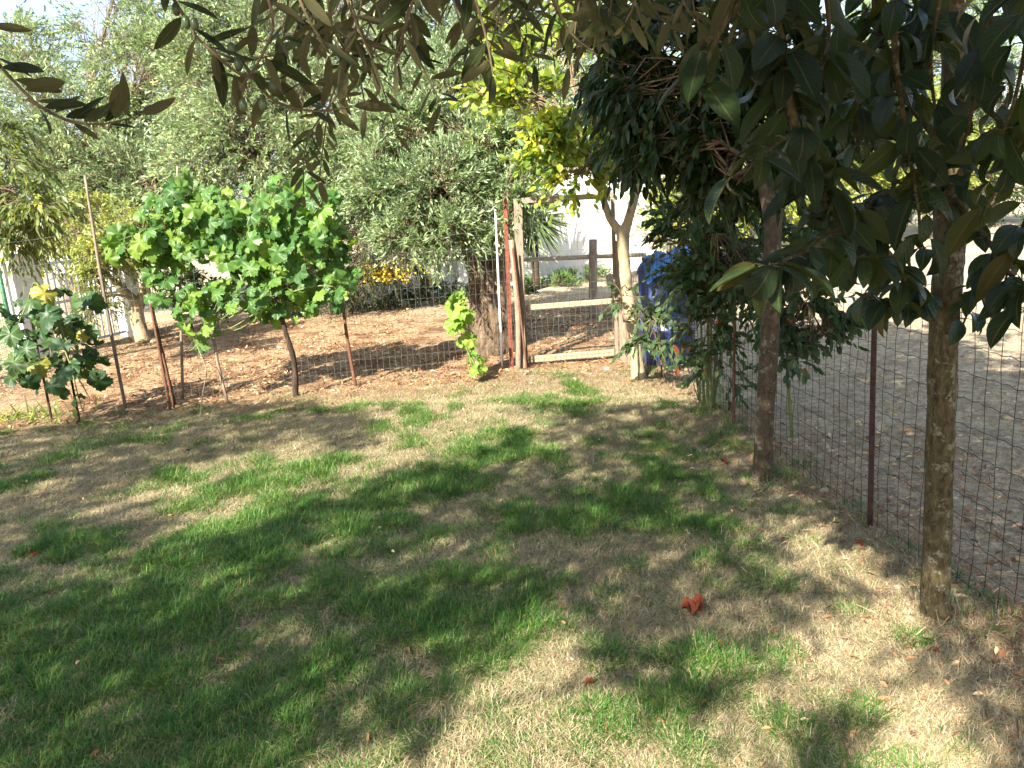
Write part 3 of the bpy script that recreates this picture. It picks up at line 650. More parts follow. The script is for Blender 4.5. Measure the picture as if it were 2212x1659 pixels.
lroot = thing('wire_fence', 'galvanised square mesh fence running behind the grape vines to the gate', 'fence')
meshfence(lroot, [(-4.6, 5.9)]+FENCE_BACK[1:]+[], 1.15, .055, np.arange(.02, 1.16, .1), M['wire'], .00115, .012)
mb = MB()
for z in (1.3, 1.5):
    s = np.linspace(0, 1, 30); q = np.stack([np.interp(s, [0, .3, .7, 1], [p[0] for p in [(-4.6, 5.9)]+FENCE_BACK[1:]]), np.interp(s, [0, .3, .7, 1], [p[1] for p in [(-4.6, 5.9)]+FENCE_BACK[1:]]), z-.05*np.sin(s*6.28*1.5)**2], -1)
    V, F = tubes(q[None], .0014, 3); mb.add(V, F)
mb.build('top_wire', M['wire'], lroot)
rroot = thing('wire_fence', 'dark field wire fence beside the sandy yard at the right', 'fence')
meshfence(rroot, FENCE_R, 1.16, .072, np.r_[np.arange(.03, .62, .085), np.arange(.64, 1.17, .1)], M['darkwire'], .0016, .02, kink=.0035)
mb = MB()

def stake(px, py, tx, ty, r, material, label, cat='stake', r2=None, sides=7, bendy=.01, name='stake', Y=None):
    g = G(px, py); top = P(tx, ty, (Y or g[1])); g[2] = -.03
    mid = (g+top)/2+R.normal(0, bendy, 3); q = MB(); limb(q, [(*g, r), (*mid, r*1.0), (*top, r2 or r*.85)], sides, 12, .05, seed=int(px))
    return tag(q.build(name, material, None), label, cat)
stake(272, 885, 183, 378, .014, M['wood'], 'tall pale cane stake left of the grape vines', r2=.009)
stake(368, 884, 322, 640, .012, M['rust'], 'dark rusty stake under the left grape vine, nearer the cane')
stake(376, 880, 333, 700, .010, M['rust'], 'shorter rusty rod tied beside the dark stake')
stake(493, 872, 455, 690, .013, M['wood'], 'thin brown wooden stake between the two big vines')
stake(769, 834, 738, 640, .016, M['rust'], 'brown stake at the right edge of the big grape vine')
stake(400, 600, 383, 362, .012, M['wood'], 'pale cane tip standing up out of the left vine', Y=6.5) if False else None
g = G(395, 862); top = P(383, 358, g[1]); mb = MB(); limb(mb, [(*g, .013), (*((g+top)/2), .012), (*top, .009)], 7, 12, .03); tag(mb.build('stake', M['wood']), 'pale cane whose top stands above the left grape vine', 'stake')
stake(1085, 797, 1070, 452, .010, M['whitepaint'], 'thin white metal rod left of the gate', name='rod', cat='rod')
stake(1880, 1135, 1893, 560, .0125, M['darkrust'], 'dark rusty rod in the right fence between the two trunks', name='stake', bendy=.004)
stake(1584, 918, 1588, 640, .009, M['rust'], 'thin rusty rod left of the grey brown trunk', name='stake')
stake(1430, 812, 1424, 640, .008, M['rust'], 'thin rod in front of the blue drum', name='stake')

# gate: posts, frame and mesh
def ybox(px, py, tx, ty, w, dd, material, label, Y=None, name='post', cat='post'):
    g = G(px, py); top = P(tx, ty, Y or g[1]); g[2] = -.02; mb = MB(); beam(mb, g, top, w, dd, up=(0, 1, 0))
    return tag(mb.build(name, material, None, False), label, cat)
ybox(1128, 797, 1119, 440, .075, .06, M['wood'], 'tall square timber gate post left of the mesh gate')
stake(1120, 800, 1104, 518, .026, M['wood'], 'short round timber post in front of the gate post', name='post', cat='post', r2=.024)
g1 = G(1106, 796); g1[2] = 0; t1 = P(1091, 430, g1[1]); mb = MB(); beam(mb, g1, t1, .034, .006, up=(0, 1, 0)); beam(mb, g1+[-.017, .017, 0], t1+[-.017, .017, 0], .006, .034, up=(0, 1, 0))
tag(mb.build('angle_iron', M['redpaint'], None, False), 'red painted angle iron upright beside the gate post', 'upright')
g1 = G(1138, 800); t1 = P(1108, 535, g1[1]-.06); mb = MB(); q = np.linspace(g1, t1, 90); rr_ = .009+.0018*(np.arange(90) % 2); V, F = tubes(q[None], rr_[None], 7, True); mb.add(V, F)
tag(mb.build('ribbed_bar', M['rust']), 'ribbed rusty reinforcing bar leaning on the gate post', 'bar')
ybox(1347, 778, 1336, 520, .06, .055, M['wood'], 'timber gate post half hidden by the forked trunk')
ybox(1362, 784, 1353, 600, .05, .05, M['wood'], 'second pale timber post right of the gate')
gate = thing('garden_gate', 'timber framed gate filled with square wire mesh', 'gate')
gl = np.array([.13, 7.04]); grr = np.array([1.03, 7.14])
def gp(u, z): return np.array([gl[0]+(grr[0]-gl[0])*u, gl[1]+(grr[1]-gl[1])*u, z])
for z, mt, hh in ((.07, 'woodx', .06), (.56, 'woodx', .05), (1.52, 'woodgrey', .05)):
    mb = MB(); beam(mb, gp(.045 if z < 1 else -.02, z), gp(.955 if z < 1 else 1.0, z), .03, hh); mb.build('rail', M[mt], gate, False)
for u in (.02, .98):
    mb = MB(); beam(mb, gp(u, .03), gp(u, 1.49), .032, .045, up=(0, 1, 0)); mb.build('stile', M['wood'], gate, False)
meshfence(gate, [gp(.03, 0)[:2]+[0, -.025], gp(.97, 0)[:2]+[0, -.025]], 1.48, .052, np.arange(.08, 1.48, .075), M['wire'], .0012, .006)
# rail fence behind the gate
rf = thing('rail_fence', 'round timber post with a horizontal rail behind the gate', 'fence')
g = G(1281, 688); t = P(1281, 517, g[1]); g[2] = -.02; mb = MB(); limb(mb, [(*g, .052), (*((g+t)/2), .052), (*t, .05)], 12, 8, .02); mb.build('post', M['woodgrey'], rf)
l = P(1100, 562, g[1]-.08); r_ = P(1395, 550, g[1]+.1); mb = MB(); limb(mb, [(*l, .026), (*((l+r_)/2), .027), (*r_, .025)], 8, 14, .05); mb.build('rail', M['woodx'], rf)
# low timber board right of the post
l = P(1310, 605, 11.2); r_ = P(1420, 592, 11.2); mb = MB(); beam(mb, l, r_, .05, .16); beam(mb, l+[.1, .04, 0], [l[0]+.1, l[1]+.04, 0], .06, .06, up=(0, 1, 0)); beam(mb, r_+[-.1, .04, 0], [r_[0]-.1, r_[1]+.04, 0], .06, .06, up=(0, 1, 0))
tag(mb.build('bench_board', M['woodgrey'], None, False), 'low dark board on legs behind the forked trunk', 'board')

# blue drum
bc = G(1445, 792); bc = np.array([bc[0]+.03, bc[1]+.22, 0]); dr = thing('plastic_drum', 'upright blue plastic drum beside the gate behind the shrub', 'drum')
prof = [(0, .22), (.02, .245), (.12, .25), (.3, .25), (.31, .262), (.34, .262), (.35, .25), (.6, .25), (.61, .262), (.64, .262), (.65, .25), (.84, .25), (.9, .235), (.93, .21)]
th = np.linspace(0, 2*math.pi, 33)[:-1]
def lathe(mb, prof, c, cap=True):
    V = np.array([(c[0]+r*math.cos(a), c[1]+r*math.sin(a), c[2]+z) for z, r in prof for a in th]); n_ = len(prof); ii = np.arange(n_*32).reshape(n_, 32); jj = np.roll(ii, -1, 1)
    Fs = [np.stack([ii[:-1], jj[:-1], jj[1:], ii[1:]], -1).reshape(-1, 4)]
    if cap: Fs += [ii[-1][None], ii[0][::-1][None]]
    mb.add(V, Fs)
mb = MB(); lathe(mb, prof, bc); mb.build('body', M['barrel'], dr)
mb = MB(); lathe(mb, [(.935, .215), (.96, .217), (.97, .2), (.965, .19), (.962, .05)], bc); mb.build('lid', M['barrel'], dr)
mb = MB(); nn = 28; u, v = np.meshgrid(np.linspace(-.34, .34, nn), np.linspace(-.3, .3, nn), indexing='ij'); rr_ = np.hypot(u, v)
z = .985+.03*np.sin(u*16)+.02*np.sin(v*21+u*9)+(N1.fbm(u*14+5, v*14)-.3)*.09-np.clip(rr_-.22, 0, 1)*1.1
ii = np.arange(nn*nn).reshape(nn, nn); mb.add(np.stack([bc[0]+.12+u, bc[1]+v, z], -1).reshape(-1, 3), np.stack([ii[:-1, :-1], ii[1:, :-1], ii[1:, 1:], ii[:-1, 1:]], -1).reshape(-1, 4))
tag(mb.build('tarpaulin', M['tarp']), 'crumpled light blue sheet lying on the plastic drum', 'sheet')

# ------------------------------------------------------------------ background trees
def B_(px, py, Y, rx, rz, n, ry=None, k=1.0):
    c = P(px, py, Y); return (*c, rx, ry or rx*.9, rz, int(n*(DEN if Y > 7 else 1)))
DEN = 1.55
gl_ = 'olive trees beyond the fence'
tree('olive_tree', 'large pale silvery olive tree filling the upper left', [[(-7.2, 13, 0, .2), (-7.1, 13, 1, .17), (-6.8, 13.1, 1.9, .13)]],
     [B_(90, 250, 13, 1.1, .85, 420), B_(220, 330, 12.6, 1.1, 1.0, 520), B_(330, 180, 13, 1.0, .9, 480), B_(340, 420, 12.2, 1.0, .8, 460), B_(200, 480, 12.3, .9, .7, 380), B_(30, 130, 13.3, .9, .6, 170), B_(120, 400, 12.4, 1.0, .8, 350),
      B_(250, 30, 13.6, .7, .7, 190), B_(400, 60, 13.4, .8, .8, 300), B_(60, 60, 14, .6, .5, 70)], M['olive'], M['olivebark'], L=.085, Wd=.024, K=13, tw=.42, group=gl_, tintb=.12, limbr=.05)
tree('olive_tree', 'second olive tree right behind the grape vines', [[(-3.4, 11.6, 0, .18), (-3.5, 11.6, 1, .15), (-3.5, 11.6, 1.7, .11)]],
     [B_(470, 180, 11.5, .9, .8, 460), B_(600, 120, 11.6, .9, .8, 480), B_(560, 290, 11, .8, .7, 420), B_(680, 250, 11.2, .75, .8, 430), B_(450, 320, 11.4, .7, .6, 300), B_(700, 400, 11.3, .7, .6, 330), B_(620, 470, 11.8, .8, .5, 300), B_(520, 20, 12, .9, .6, 300), B_(740, 60, 12, .9, .8, 330)],
     M['olive'], M['olivebark'], L=.08, Wd=.022, K=13, tw=.38, group=gl_, tintb=.05, limbr=.05)
og = G(1065, 762)
tree('olive_tree', 'gnarled thick trunked olive tree just left of the gate',
     [[(og[0]-.05, og[1], -.05, .17), (og[0]-.03, og[1], .5, .13), (og[0]-.10, og[1]+.02, 1.0, .13), (og[0]-.35, og[1]+.1, 1.5, .07)],
      [(og[0]+.12, og[1]+.06, -.05, .13), (og[0]+.09, og[1]+.03, .6, .10), (og[0]+.16, og[1], 1.2, .09), (og[0]+.3, og[1]-.1, 1.9, .06)],
      [(og[0]-.17, og[1]-.04, -.05, .10), (og[0]-.13, og[1], .6, .08), (og[0]-.12, og[1], 1.2, .08), (og[0]-.1, og[1], 1.8, .05)]],
     [B_(870, 300, 8.2, .5, .42, 300), B_(960, 240, 8.4, .55, .5, 340), B_(1050, 330, 8.0, .5, .42, 280), B_(850, 400, 7.7, .42, .38, 240), B_(950, 420, 7.5, .42, .4, 250), B_(1050, 440, 7.7, .32, .35, 170), B_(900, 190, 8.8, .55, .45, 300), B_(1020, 160, 8.8, .5, .4, 280),
      B_(905, 490, 7.4, .26, .2, 110), B_(870, 530, 7.4, .2, .13, 60), B_(970, 510, 7.3, .26, .15, 90), B_(1100, 420, 7.3, .2, .3, 110), B_(1120, 300, 8.0, .35, .35, 200), B_(1120, 200, 8.6, .4, .4, 200), B_(800, 320, 8.4, .45, .5, 240), B_(860, 470, 7.9, .25, .2, 80)],
     M['olive'], M['olivebark'], L=.066, Wd=.0165, K=15, tw=.26, temp='lo', group=gl_, knob=.22, tsides=18, tintb=-.02)
tree('olive_tree', 'small dark olive tree with a forked trunk left of the white wall', [[(-1.3, 12.35, 0, .09), (-1.36, 12.35, .5, .075), (-1.75, 12.3, 1.0, .05), (-2.3, 12.2, 1.6, .03)], [(-1.34, 12.35, .48, .07), (-1.2, 12.4, .8, .05), (-.8, 12.5, 1.2, .04), (-.5, 12.5, 1.8, .03)], [(-1.36, 12.35, .5, .05), (-1.4, 12.4, 1.1, .035), (-1.4, 12.4, 1.9, .02)]],
     [B_(800, 430, 12.4, .8, .55, 300), B_(900, 430, 12.6, .8, .5, 300), B_(990, 460, 12.6, .6, .45, 200), B_(840, 330, 13, 1, .6, 300)], M['olive'], M['vinebark'], L=.08, Wd=.021, K=12, tw=.35, group=gl_, limbr=.03)
tree('olive_tree', 'dark olive tree hanging over the white wall behind the gate', [[(3.2, 17.6, 0, .2), (3.1, 17.6, 1.2, .17), (2.8, 17.5, 2.2, .12)]],
     [B_(1130, 330, 15.5, 1.0, .8, 300), B_(1240, 370, 15.8, 1.1, .5, 340), B_(1350, 360, 16, 1.1, .6, 300), B_(1260, 250, 17, 1.5, 1.0, 330), B_(1450, 380, 16.5, 1.2, .6, 260), B_(1100, 150, 17, 1.6, 1.2, 350), B_(1500, 200, 18, 1.7, 1.5, 300)],
     M['olive'], M['olivebark'], L=.10, Wd=.030, K=12, tw=.5, group=gl_, limbr=.05, tintb=-.1)
tree('olive_tree', 'olive tree rising above the gate trees at the top centre', [[(-1.2, 16, 0, .2), (-1.2, 16, 1.5, .17), (-1.1, 16, 2.8, .12)]],
     [B_(800, 100, 15.5, 1.4, 1.2, 420), B_(950, 30, 16, 1.4, 1.2, 420), B_(1100, 20, 16, 1.3, 1.2, 380), B_(1250, 60, 16, 1.3, 1.2, 330), B_(650, -20, 16, 1.3, 1.0, 300)],
     M['olive'], M['olivebark'], L=.10, Wd=.030, K=12, tw=.5, group=gl_, limbr=.05, tintb=.1)
# dark growth under and between the olives
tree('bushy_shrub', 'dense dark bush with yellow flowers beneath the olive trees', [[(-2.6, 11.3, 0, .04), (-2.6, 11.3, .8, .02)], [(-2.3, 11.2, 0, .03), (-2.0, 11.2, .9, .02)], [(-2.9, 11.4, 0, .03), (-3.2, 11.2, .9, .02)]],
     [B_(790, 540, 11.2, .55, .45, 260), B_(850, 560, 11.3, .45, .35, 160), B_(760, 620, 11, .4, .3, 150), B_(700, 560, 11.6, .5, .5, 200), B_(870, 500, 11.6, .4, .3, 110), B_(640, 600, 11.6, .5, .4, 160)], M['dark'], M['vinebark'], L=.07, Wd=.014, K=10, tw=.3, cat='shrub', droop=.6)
mb = MB(); c = P(820, 590, 11.0); Q = c+R.normal(0, 1, (420, 3))*[.26, .12, .07]; place(mb, LT['lo'], Q, nrm(R.normal(size=(420, 3))), nrm(R.normal(size=(420, 3))), .045, .035, R.random(420))
c = P(930, 612, 12.5); Q = c+R.normal(0, 1, (90, 3))*[.08, .1, .06]; place(mb, LT['lo'], Q, nrm(R.normal(size=(90, 3))), nrm(R.normal(size=(90, 3))), .045, .03, R.random(90))
fp = thing('flowering_plant', 'bright yellow blossom clump low behind the fence left of the gate', 'flowers'); mb.build('blossoms', M['flower'], fp, kind='stuff')
tree('low_hedge', 'low dark green hedge at the foot of the white wall', [[(-.9, 11.9, 0, .03), (-.9, 11.9, .2, .02)]],
     [(-1.3, 11.8, .12, .45, .3, .14, 150), (-.6, 12, .15, .45, .3, .18, 190), (.1, 12.4, .13, .4, .3, .15, 120), (-2.0, 11.6, .1, .5, .3, .12, 130)], M['dark'], M['vinebark'], L=.05, Wd=.022, K=10, tw=.14, cat='hedge', limbs=False)
tree('ground_plants', 'fresh green strappy plants along the wall foot seen through the gate', [[(.9, 13.2, 0, .01), (.9, 13.2, .1, .01)]],
     [(.7, 12.9, .06, .45, .15, .08, 120), (1.3, 13.3, .06, .45, .15, .08, 120)], M['vine'], M['greenstem'], L=.14, Wd=.02, K=7, tw=.14, cat='plants', limbs=False, updir=1.2)
tree('deciduous_tree', 'tree with dark drooping leaves at the far left edge', [[(-5.9, 7.4, 0, .07), (-5.8, 7.4, 1, .06), (-5.5, 7.5, 1.6, .05)]],
     [B_(-20, 320, 7.6, .3, .35, 90), B_(30, 420, 7.4, .3, .25, 90), B_(90, 450, 7.2, .2, .14, 45), B_(0, 490, 7.5, .3, .25, 80), B_(-90, 380, 7.6, .45, .6, 110)],
     M['peach'], M['greybark'], L=.095, Wd=.026, K=9, tw=.3, droop=.5, hang=.6, temp='lo')
tree('citrus_tree', 'small pollarded tree with yellow green foliage before the white iron gate', [[(-4.75, 9.9, 0, .10), (-4.78, 9.9, .35, .085), (-4.72, 9.9, .55, .10)], [(-4.74, 9.9, .5, .06), (-5.0, 9.85, .85, .04)], [(-4.72, 9.9, .5, .06), (-4.5, 9.9, .9, .04)]],
     [B_(230, 560, 9.6, .4, .3, 150), B_(280, 500, 9.9, .5, .35, 190), B_(215, 600, 9.3, .16, .22, 50), B_(180, 480, 10.3, .5, .35, 150), B_(350, 520, 10, .45, .35, 150), B_(215, 660, 9.2, .12, .2, 30)], M['yellowgreen'], M['dapbark'], L=.06, Wd=.024, K=9, tw=.25, droop=.6, hang=.3)
tree('shrub', 'dark green rounded bush behind the left vine', [[(-4.1, 9.9, 0, .02), (-4.1, 9.9, .3, .02)]], [B_(395, 610, 9.8, .25, .2, 130), B_(450, 640, 9.8, .3, .2, 110)], M['dark'], M['vinebark'], L=.05, Wd=.024, K=9, tw=.14, cat='shrub', limbs=False)
for lab, px, py, Y, rx, rz, nn_, mt in (('bright yellow green tree beyond the yard, behind the dark tree', 1600, 400, 14, 1.2, .8, 330, 'yellowgreen'), ('yellowish tree beyond the yard, behind the persimmon', 1900, 330, 17, 1.6, 1.1, 330, 'yellowgreen'),
        ('dark green tree on the skyline behind the persimmon', 1760, 250, 21, 2.6, 1.6, 380, 'olive'), ('dark green tree at the far right skyline', 2150, 330, 20, 2.8, 1.8, 380, 'dark'), ('grey green tree at the upper right skyline', 1980, 120, 24, 3.2, 2.4, 380, 'olive')):
    c = P(px, py, Y); tree('distant_tree', lab, [[(c[0], c[1], 0, .16), (c[0], c[1], max(c[2]-rz, 1), .12)]], [B_(px+dx, py+dy, Y+dy_, rx*.7, rz*.75, nn_) for dx, dy, dy_ in ((0, 0, 0), (90, 30, .5), (-90, 25, .5), (20, -60, .6))], M[mt], M['greybark'], L=.12, Wd=.045, K=10, tw=.55, group='trees beyond the yard', limbr=.05)

# yucca in front of the wall
yc = P(1150, 470, 12.75); yr = thing('yucca', 'spiky yucca in front of the white wall left of the gate', 'plant')
mb = MB(); limb(mb, [(yc[0], yc[1], -.02, .07), (yc[0]+.01, yc[1], .5, .06), (yc[0], yc[1], yc[2]-.1, .06)], 9, 10, .1); mb.build('trunk', M['vinebark'], yr)
sp = hileaf(lambda t: (1-t)**.8*np.minimum(1, t*8+.4), bend=.35, fold=.3, n=6); mesh_sp = [MB().add(sp[0], sp[1], 0., sp[2]).mesh('leaf', M['yucca'])]
D = nrm(R.normal(size=(280, 3))+[.1, -.1, .0]); leafobjs(yr, mesh_sp, np.repeat(yc[None], 280, 0)+D*.05, D, nrm(np.array([0, 0, 1.])+R.normal(0, .4, (280, 3))), R.uniform(.6, .95, 280), .05)

# forked tree by the gate with yellow green leaves
LM_lemon = leafmeshes('lemon', [hileaf(ov, b_, .1, 6, .02, k) for k, b_ in enumerate((.3, .7, .1, 1.1))], M['lemon'])
lg = G(1378, 815); f = lambda px, py, Y=lg[1]: P(px, py, Y)
q0, q1, q2, q3 = f(1365, 700), f(1352, 600), f(1347, 545), f(1345, 500)
tree('plum_tree', 'forked pale trunked tree right of the gate with yellow green leaves',
     [[(lg[0], lg[1], -.05, .075), (lg[0], lg[1], .03, .06), (*q0, .050), (*q1, .048), (*q2, .046), (*q3, .055), (*f(1342, 488), .05)],
      [(*f(1347, 505), .045), (*f(1362, 460), .036), (*f(1375, 410), .034), (*f(1395, 330, lg[1]+.1), .026)], [(*f(1343, 505), .04), (*f(1318, 470), .032), (*f(1300, 420), .026), (*f(1270, 330, lg[1]-.1), .02)]],
     [B_(1230, 350, 6.3, .28, .25, 75), B_(1150, 250, 6.3, .32, .25, 85), B_(1060, 190, 6.4, .26, .14, 50), B_(1130, 150, 6.5, .3, .2, 65), B_(1250, 380, 6.1, .22, .12, 42), B_(1200, 120, 6.7, .35, .3, 75), B_(1320, 280, 6.5, .25, .25, 70), B_(1270, 220, 6.3, .3, .25, 80), B_(1380, 260, 6.6, .25, .25, 60), B_(1130, 60, 6.8, .4, .2, 60), B_(1310, 400, 6.2, .09, .1, 10), B_(1200, 300, 6.2, .2, .15, 30), B_(1290, 50, 7, .4, .3, 60)],
     M['lemon'], M['dapbark'], L=.078, Wd=.046, K=6, tw=.2, droop=.2, hang=.2, temp='mid', individual=290, imesh=LM_lemon, knob=.1, tsides=14, limbr=.014)
tree('young_tree', 'sapling leaves growing low around the right gate post', [[(1.07, 6.3, 0, .006), (1.05, 6.3, .6, .004)]],
     [B_(1375, 690, 6.1, .14, .1, 26), B_(1400, 740, 6.0, .15, .08, 22), B_(1355, 640, 6.1, .08, .08, 8)], M['shrub'], M['greenstem'], L=.075, Wd=.034, K=7, tw=.16, droop=.6, hang=.6, cat='plant', limbs=True, limbr=.004)

# ------------------------------------------------------------------ grape vines
LM_vine = leafmeshes('vine', [grapeleaf(k, c) for k, c in enumerate((.15, .3, .05, .4))], M['vine'])
LM_vd = leafmeshes('vd', [grapeleaf(k+10, c) for k, c in enumerate((.15, .3, .45))], M['vine_dark'])
LM_vl = leafmeshes('vl', [grapeleaf(k+20, c) for k, c in enumerate((.15, .35))], M['vine_light'])
def vine(label, trunk, blobs, total, mesh, indiv, Lf=.135, hang=.5, canes=3, material=None, shell=.75):
    root = thing('grape_vine', label, 'grape vine')
    mb = MB(); limb(mb, trunk, 9, 24, .22, seed=5); mb.build('trunk', M['vinebark'], root)
    Pp = []; D = []; Nn = []; cb = MB(); top = np.array(trunk[-1][:3])
    wsum = sum(b[3]*b[5] for b in blobs)
    for (cx, cy, cz, rx, ry, rz) in blobs:
        k = max(3, int(total*rx*rz/wsum)); c = np.array([cx, cy, cz]); d = nrm(R.normal(size=(k, 3))*[1, 1.0, 1]); r = R.random(k)[:, None]**(1-shell)*np.where(R.random(k) < .24, R.uniform(1.1, 1.6, k), 1.0)[:, None]
        Q = c+d*np.array([rx, ry, rz])*r; Pp.append(Q); o = d*.6+nrm(np.array([-.2, -.75, .25]))[None]*.9
        Nn.append(nrm(o+R.normal(0, .38, (k, 3)))); D.append(nrm(np.array([0, 0, -1.])*hang+R.normal(0, .5, (k, 3))+d*.3))
        for j in range(canes):
            e = c+nrm(R.normal(size=3))*[rx, ry, rz]*.6
            cb.add(*tubes(path([top, (top+c)/2+R.normal(0, .06, 3), c+R.normal(0, .05, 3), e], 12)[None], np.linspace(.008, .002, 12)[None], 4))
        e = Q[::3]; cb.add(*tubes(np.stack([(e+c)/2, e+(c-e)*.15+[0, 0, .03], e], 1), .0016, 3))
    cb.build('canes', M['greenstem'], root)
    Pp = np.concatenate(Pp); D = np.concatenate(D); Nn = np.concatenate(Nn); L = Lf*R.uniform(.5, 1.35, len(Pp))
    score = -Pp[:, 1]+R.random(len(Pp))*.15; ix = np.argsort(-score); a, b_ = ix[:indiv], ix[indiv:]
    leafobjs(root, mesh, Pp[a], D[a], Nn[a], L[a], L[a])
    if len(b_):
        t = MB(); tt = grapeleaf(3, .2); place(t, tt, Pp[b_], D[b_], Nn[b_], L[b_], L[b_], R.random(len(b_))); t.build('foliage', material or M['vine'], root, kind='stuff')
    return root
def E_(px, py, Y, rx, rz, ry=None): c = P(px, py, Y); return (*c, rx, ry or .22, rz)
vg = G(638, 858)
vine('big lush bright green grape vine on a dark twisted stem', [(vg[0], vg[1], -.05, .03), (*P(636, 790, vg[1]), .024), (*P(625, 745, vg[1]), .022), (*P(612, 700, vg[1]), .018), (*P(598, 640, vg[1]), .015)],
     [E_(530, 530, 6.4, .32, .34), E_(610, 500, 6.4, .38, .36), E_(700, 560, 6.4, .25, .34), E_(560, 620, 6.4, .38, .26), E_(480, 480, 6.5, .2, .2), E_(600, 415, 6.4, .10, .12), E_(690, 430, 6.4, .14, .10), E_(730, 620, 6.4, .09, .22), E_(460, 660, 6.3, .32, .17), E_(425, 725, 6.25, .09, .09), E_(630, 660, 6.5, .25, .14), E_(690, 500, 6.4, .25, .2)], 460, LM_vine, 298, Lf=.15)
v2 = G(378, 872)
vine('left grape vine climbing the rusty stakes and cane', [(v2[0], v2[1], -.05, .016), (*P(345, 740, v2[1]), .014), (*P(328, 660, v2[1]), .013), (*P(310, 560, v2[1]), .010)],
     [E_(380, 455, 6.4, .30, .16), E_(300, 520, 6.4, .25, .13), E_(420, 510, 6.4, .28, .17), E_(340, 560, 6.5, .18, .2), E_(390, 400, 6.4, .07, .14), E_(265, 545, 6.4, .11, .06), E_(345, 625, 6.3, .07, .1), E_(450, 450, 6.4, .2, .14)], 230, LM_vine, 230, Lf=.14)
for lab, (bx, by), (tx, ty), bl, nn_ in (
        ('dark leaved young grape vine nearest the left edge', (112, 908), (60, 650), [E_(70, 690, 6.0, .28, .2), E_(50, 780, 5.9, .26, .17), E_(110, 750, 6.0, .22, .2), E_(95, 640, 6.0, .16, .12), E_(20, 720, 6.0, .16, .22)], 62),
        ('dark leaved young grape vine right of the nearest one at the left', (172, 912), (130, 700), [E_(160, 690, 5.9, .18, .16), E_(165, 780, 5.9, .15, .2), E_(120, 820, 5.9, .14, .12), E_(178, 865, 5.85, .05, .08)], 40)):
    g = G(bx, by); vine(lab, [(g[0], g[1], -.03, .010), (*P((bx+tx)/2, (by+ty)/2, g[1]), .009), (*P(tx, ty, g[1]), .007)], bl, nn_, LM_vd, nn_, Lf=.15, canes=2, shell=.5)
g = G(1048, 815); vine('small bright green grape shoot on the fence left of the gate', [(g[0], g[1], -.03, .006), (*P(1020, 740, g[1]), .005), (*P(1000, 640, g[1]), .004)],
     [E_(998, 640, 6.55, .09, .05, .06), E_(1000, 685, 6.5, .10, .09, .06), E_(1010, 735, 6.5, .06, .05, .05), E_(1025, 780, 6.5, .06, .09, .05)], 34, LM_vl, 34, Lf=.15, canes=1)
# bare dry cane on the ground side
q = np.stack([G(432, 905), P(438, 850, 6.2), P(445, 800, 6.2), P(425, 745, 6.25)]); mb = MB(); mb.add(*tubes(path(q, 14)[None], .005, 5)); tag(mb.build('vine_cane', M['wood']), 'bare pale bent cane between two stakes', 'cane')

# ------------------------------------------------------------------ shrub and trees of the right side
sg = G(1530, 882)
stems = [[(sg[0]+a*.03, sg[1]+b*.05, -.03, .012), (*P(1530+a*26, 700, sg[1]+b*.15), .008), (*P(1535+a*48, 540, sg[1]+b*.3), .005)] for a, b in ((-1.6, 0), (-.6, 1), (.2, -1), (.9, 0), (1.5, 1), (0, .5))]
tree('tall_shrub', 'tall dark green many stemmed shrub in front of the blue drum', stems,
     [B_(1500, 560, 5.3, .16, .22, 40), B_(1560, 600, 5.2, .25, .3, 95), B_(1600, 680, 5.1, .2, .25, 70), B_(1530, 700, 5.2, .2, .25, 70), B_(1490, 640, 5.4, .16, .22, 50), B_(1440, 540, 5.6, .14, .12, 24), B_(1560, 480, 5.4, .25, .25, 75), B_(1620, 560, 5.0, .2, .25, 65), B_(1560, 800, 5.2, .13, .15, 24), B_(1490, 480, 5.6, .2, .12, 40)],
     M['shrub'], M['greenstem'], L=.062, Wd=.03, K=9, tw=.22, droop=.3, hang=.35, cat='shrub', temp='mid', limbr=.006, knob=.02, tsides=6)
sg2 = G(1640, 900)
tree('leafy_shrub', 'dark leaved shrub spreading over the fence between the trunks', [[(1.75, 4.6, -.03, .012), (1.7, 4.6, .5, .009), (1.72, 4.6, .8, .007)], [(1.62, 4.8, -.03, .01), (1.6, 4.8, .5, .008), (1.5, 4.8, .8, .006)]],
     [B_(1730, 620, 4.6, .22, .2, 62), B_(1760, 720, 4.5, .2, .13, 40), B_(1690, 690, 4.6, .18, .2, 44), B_(1740, 530, 4.8, .25, .2, 55), B_(1810, 700, 4.5, .12, .09, 16), B_(1700, 770, 4.5, .12, .08, 14)],
     M['shrub'], M['greenstem'], L=.07, Wd=.036, K=7, tw=.18, droop=.4, hang=.6, cat='shrub', temp='mid', limbr=.006, knob=.02, tsides=6)
ta = G(1645, 1035)
LM_dk = leafmeshes('dk', [hileaf(lan, b_, .15, 6, .02, k) for k, b_ in enumerate((.5, 1.0, .2))], M['dark'])
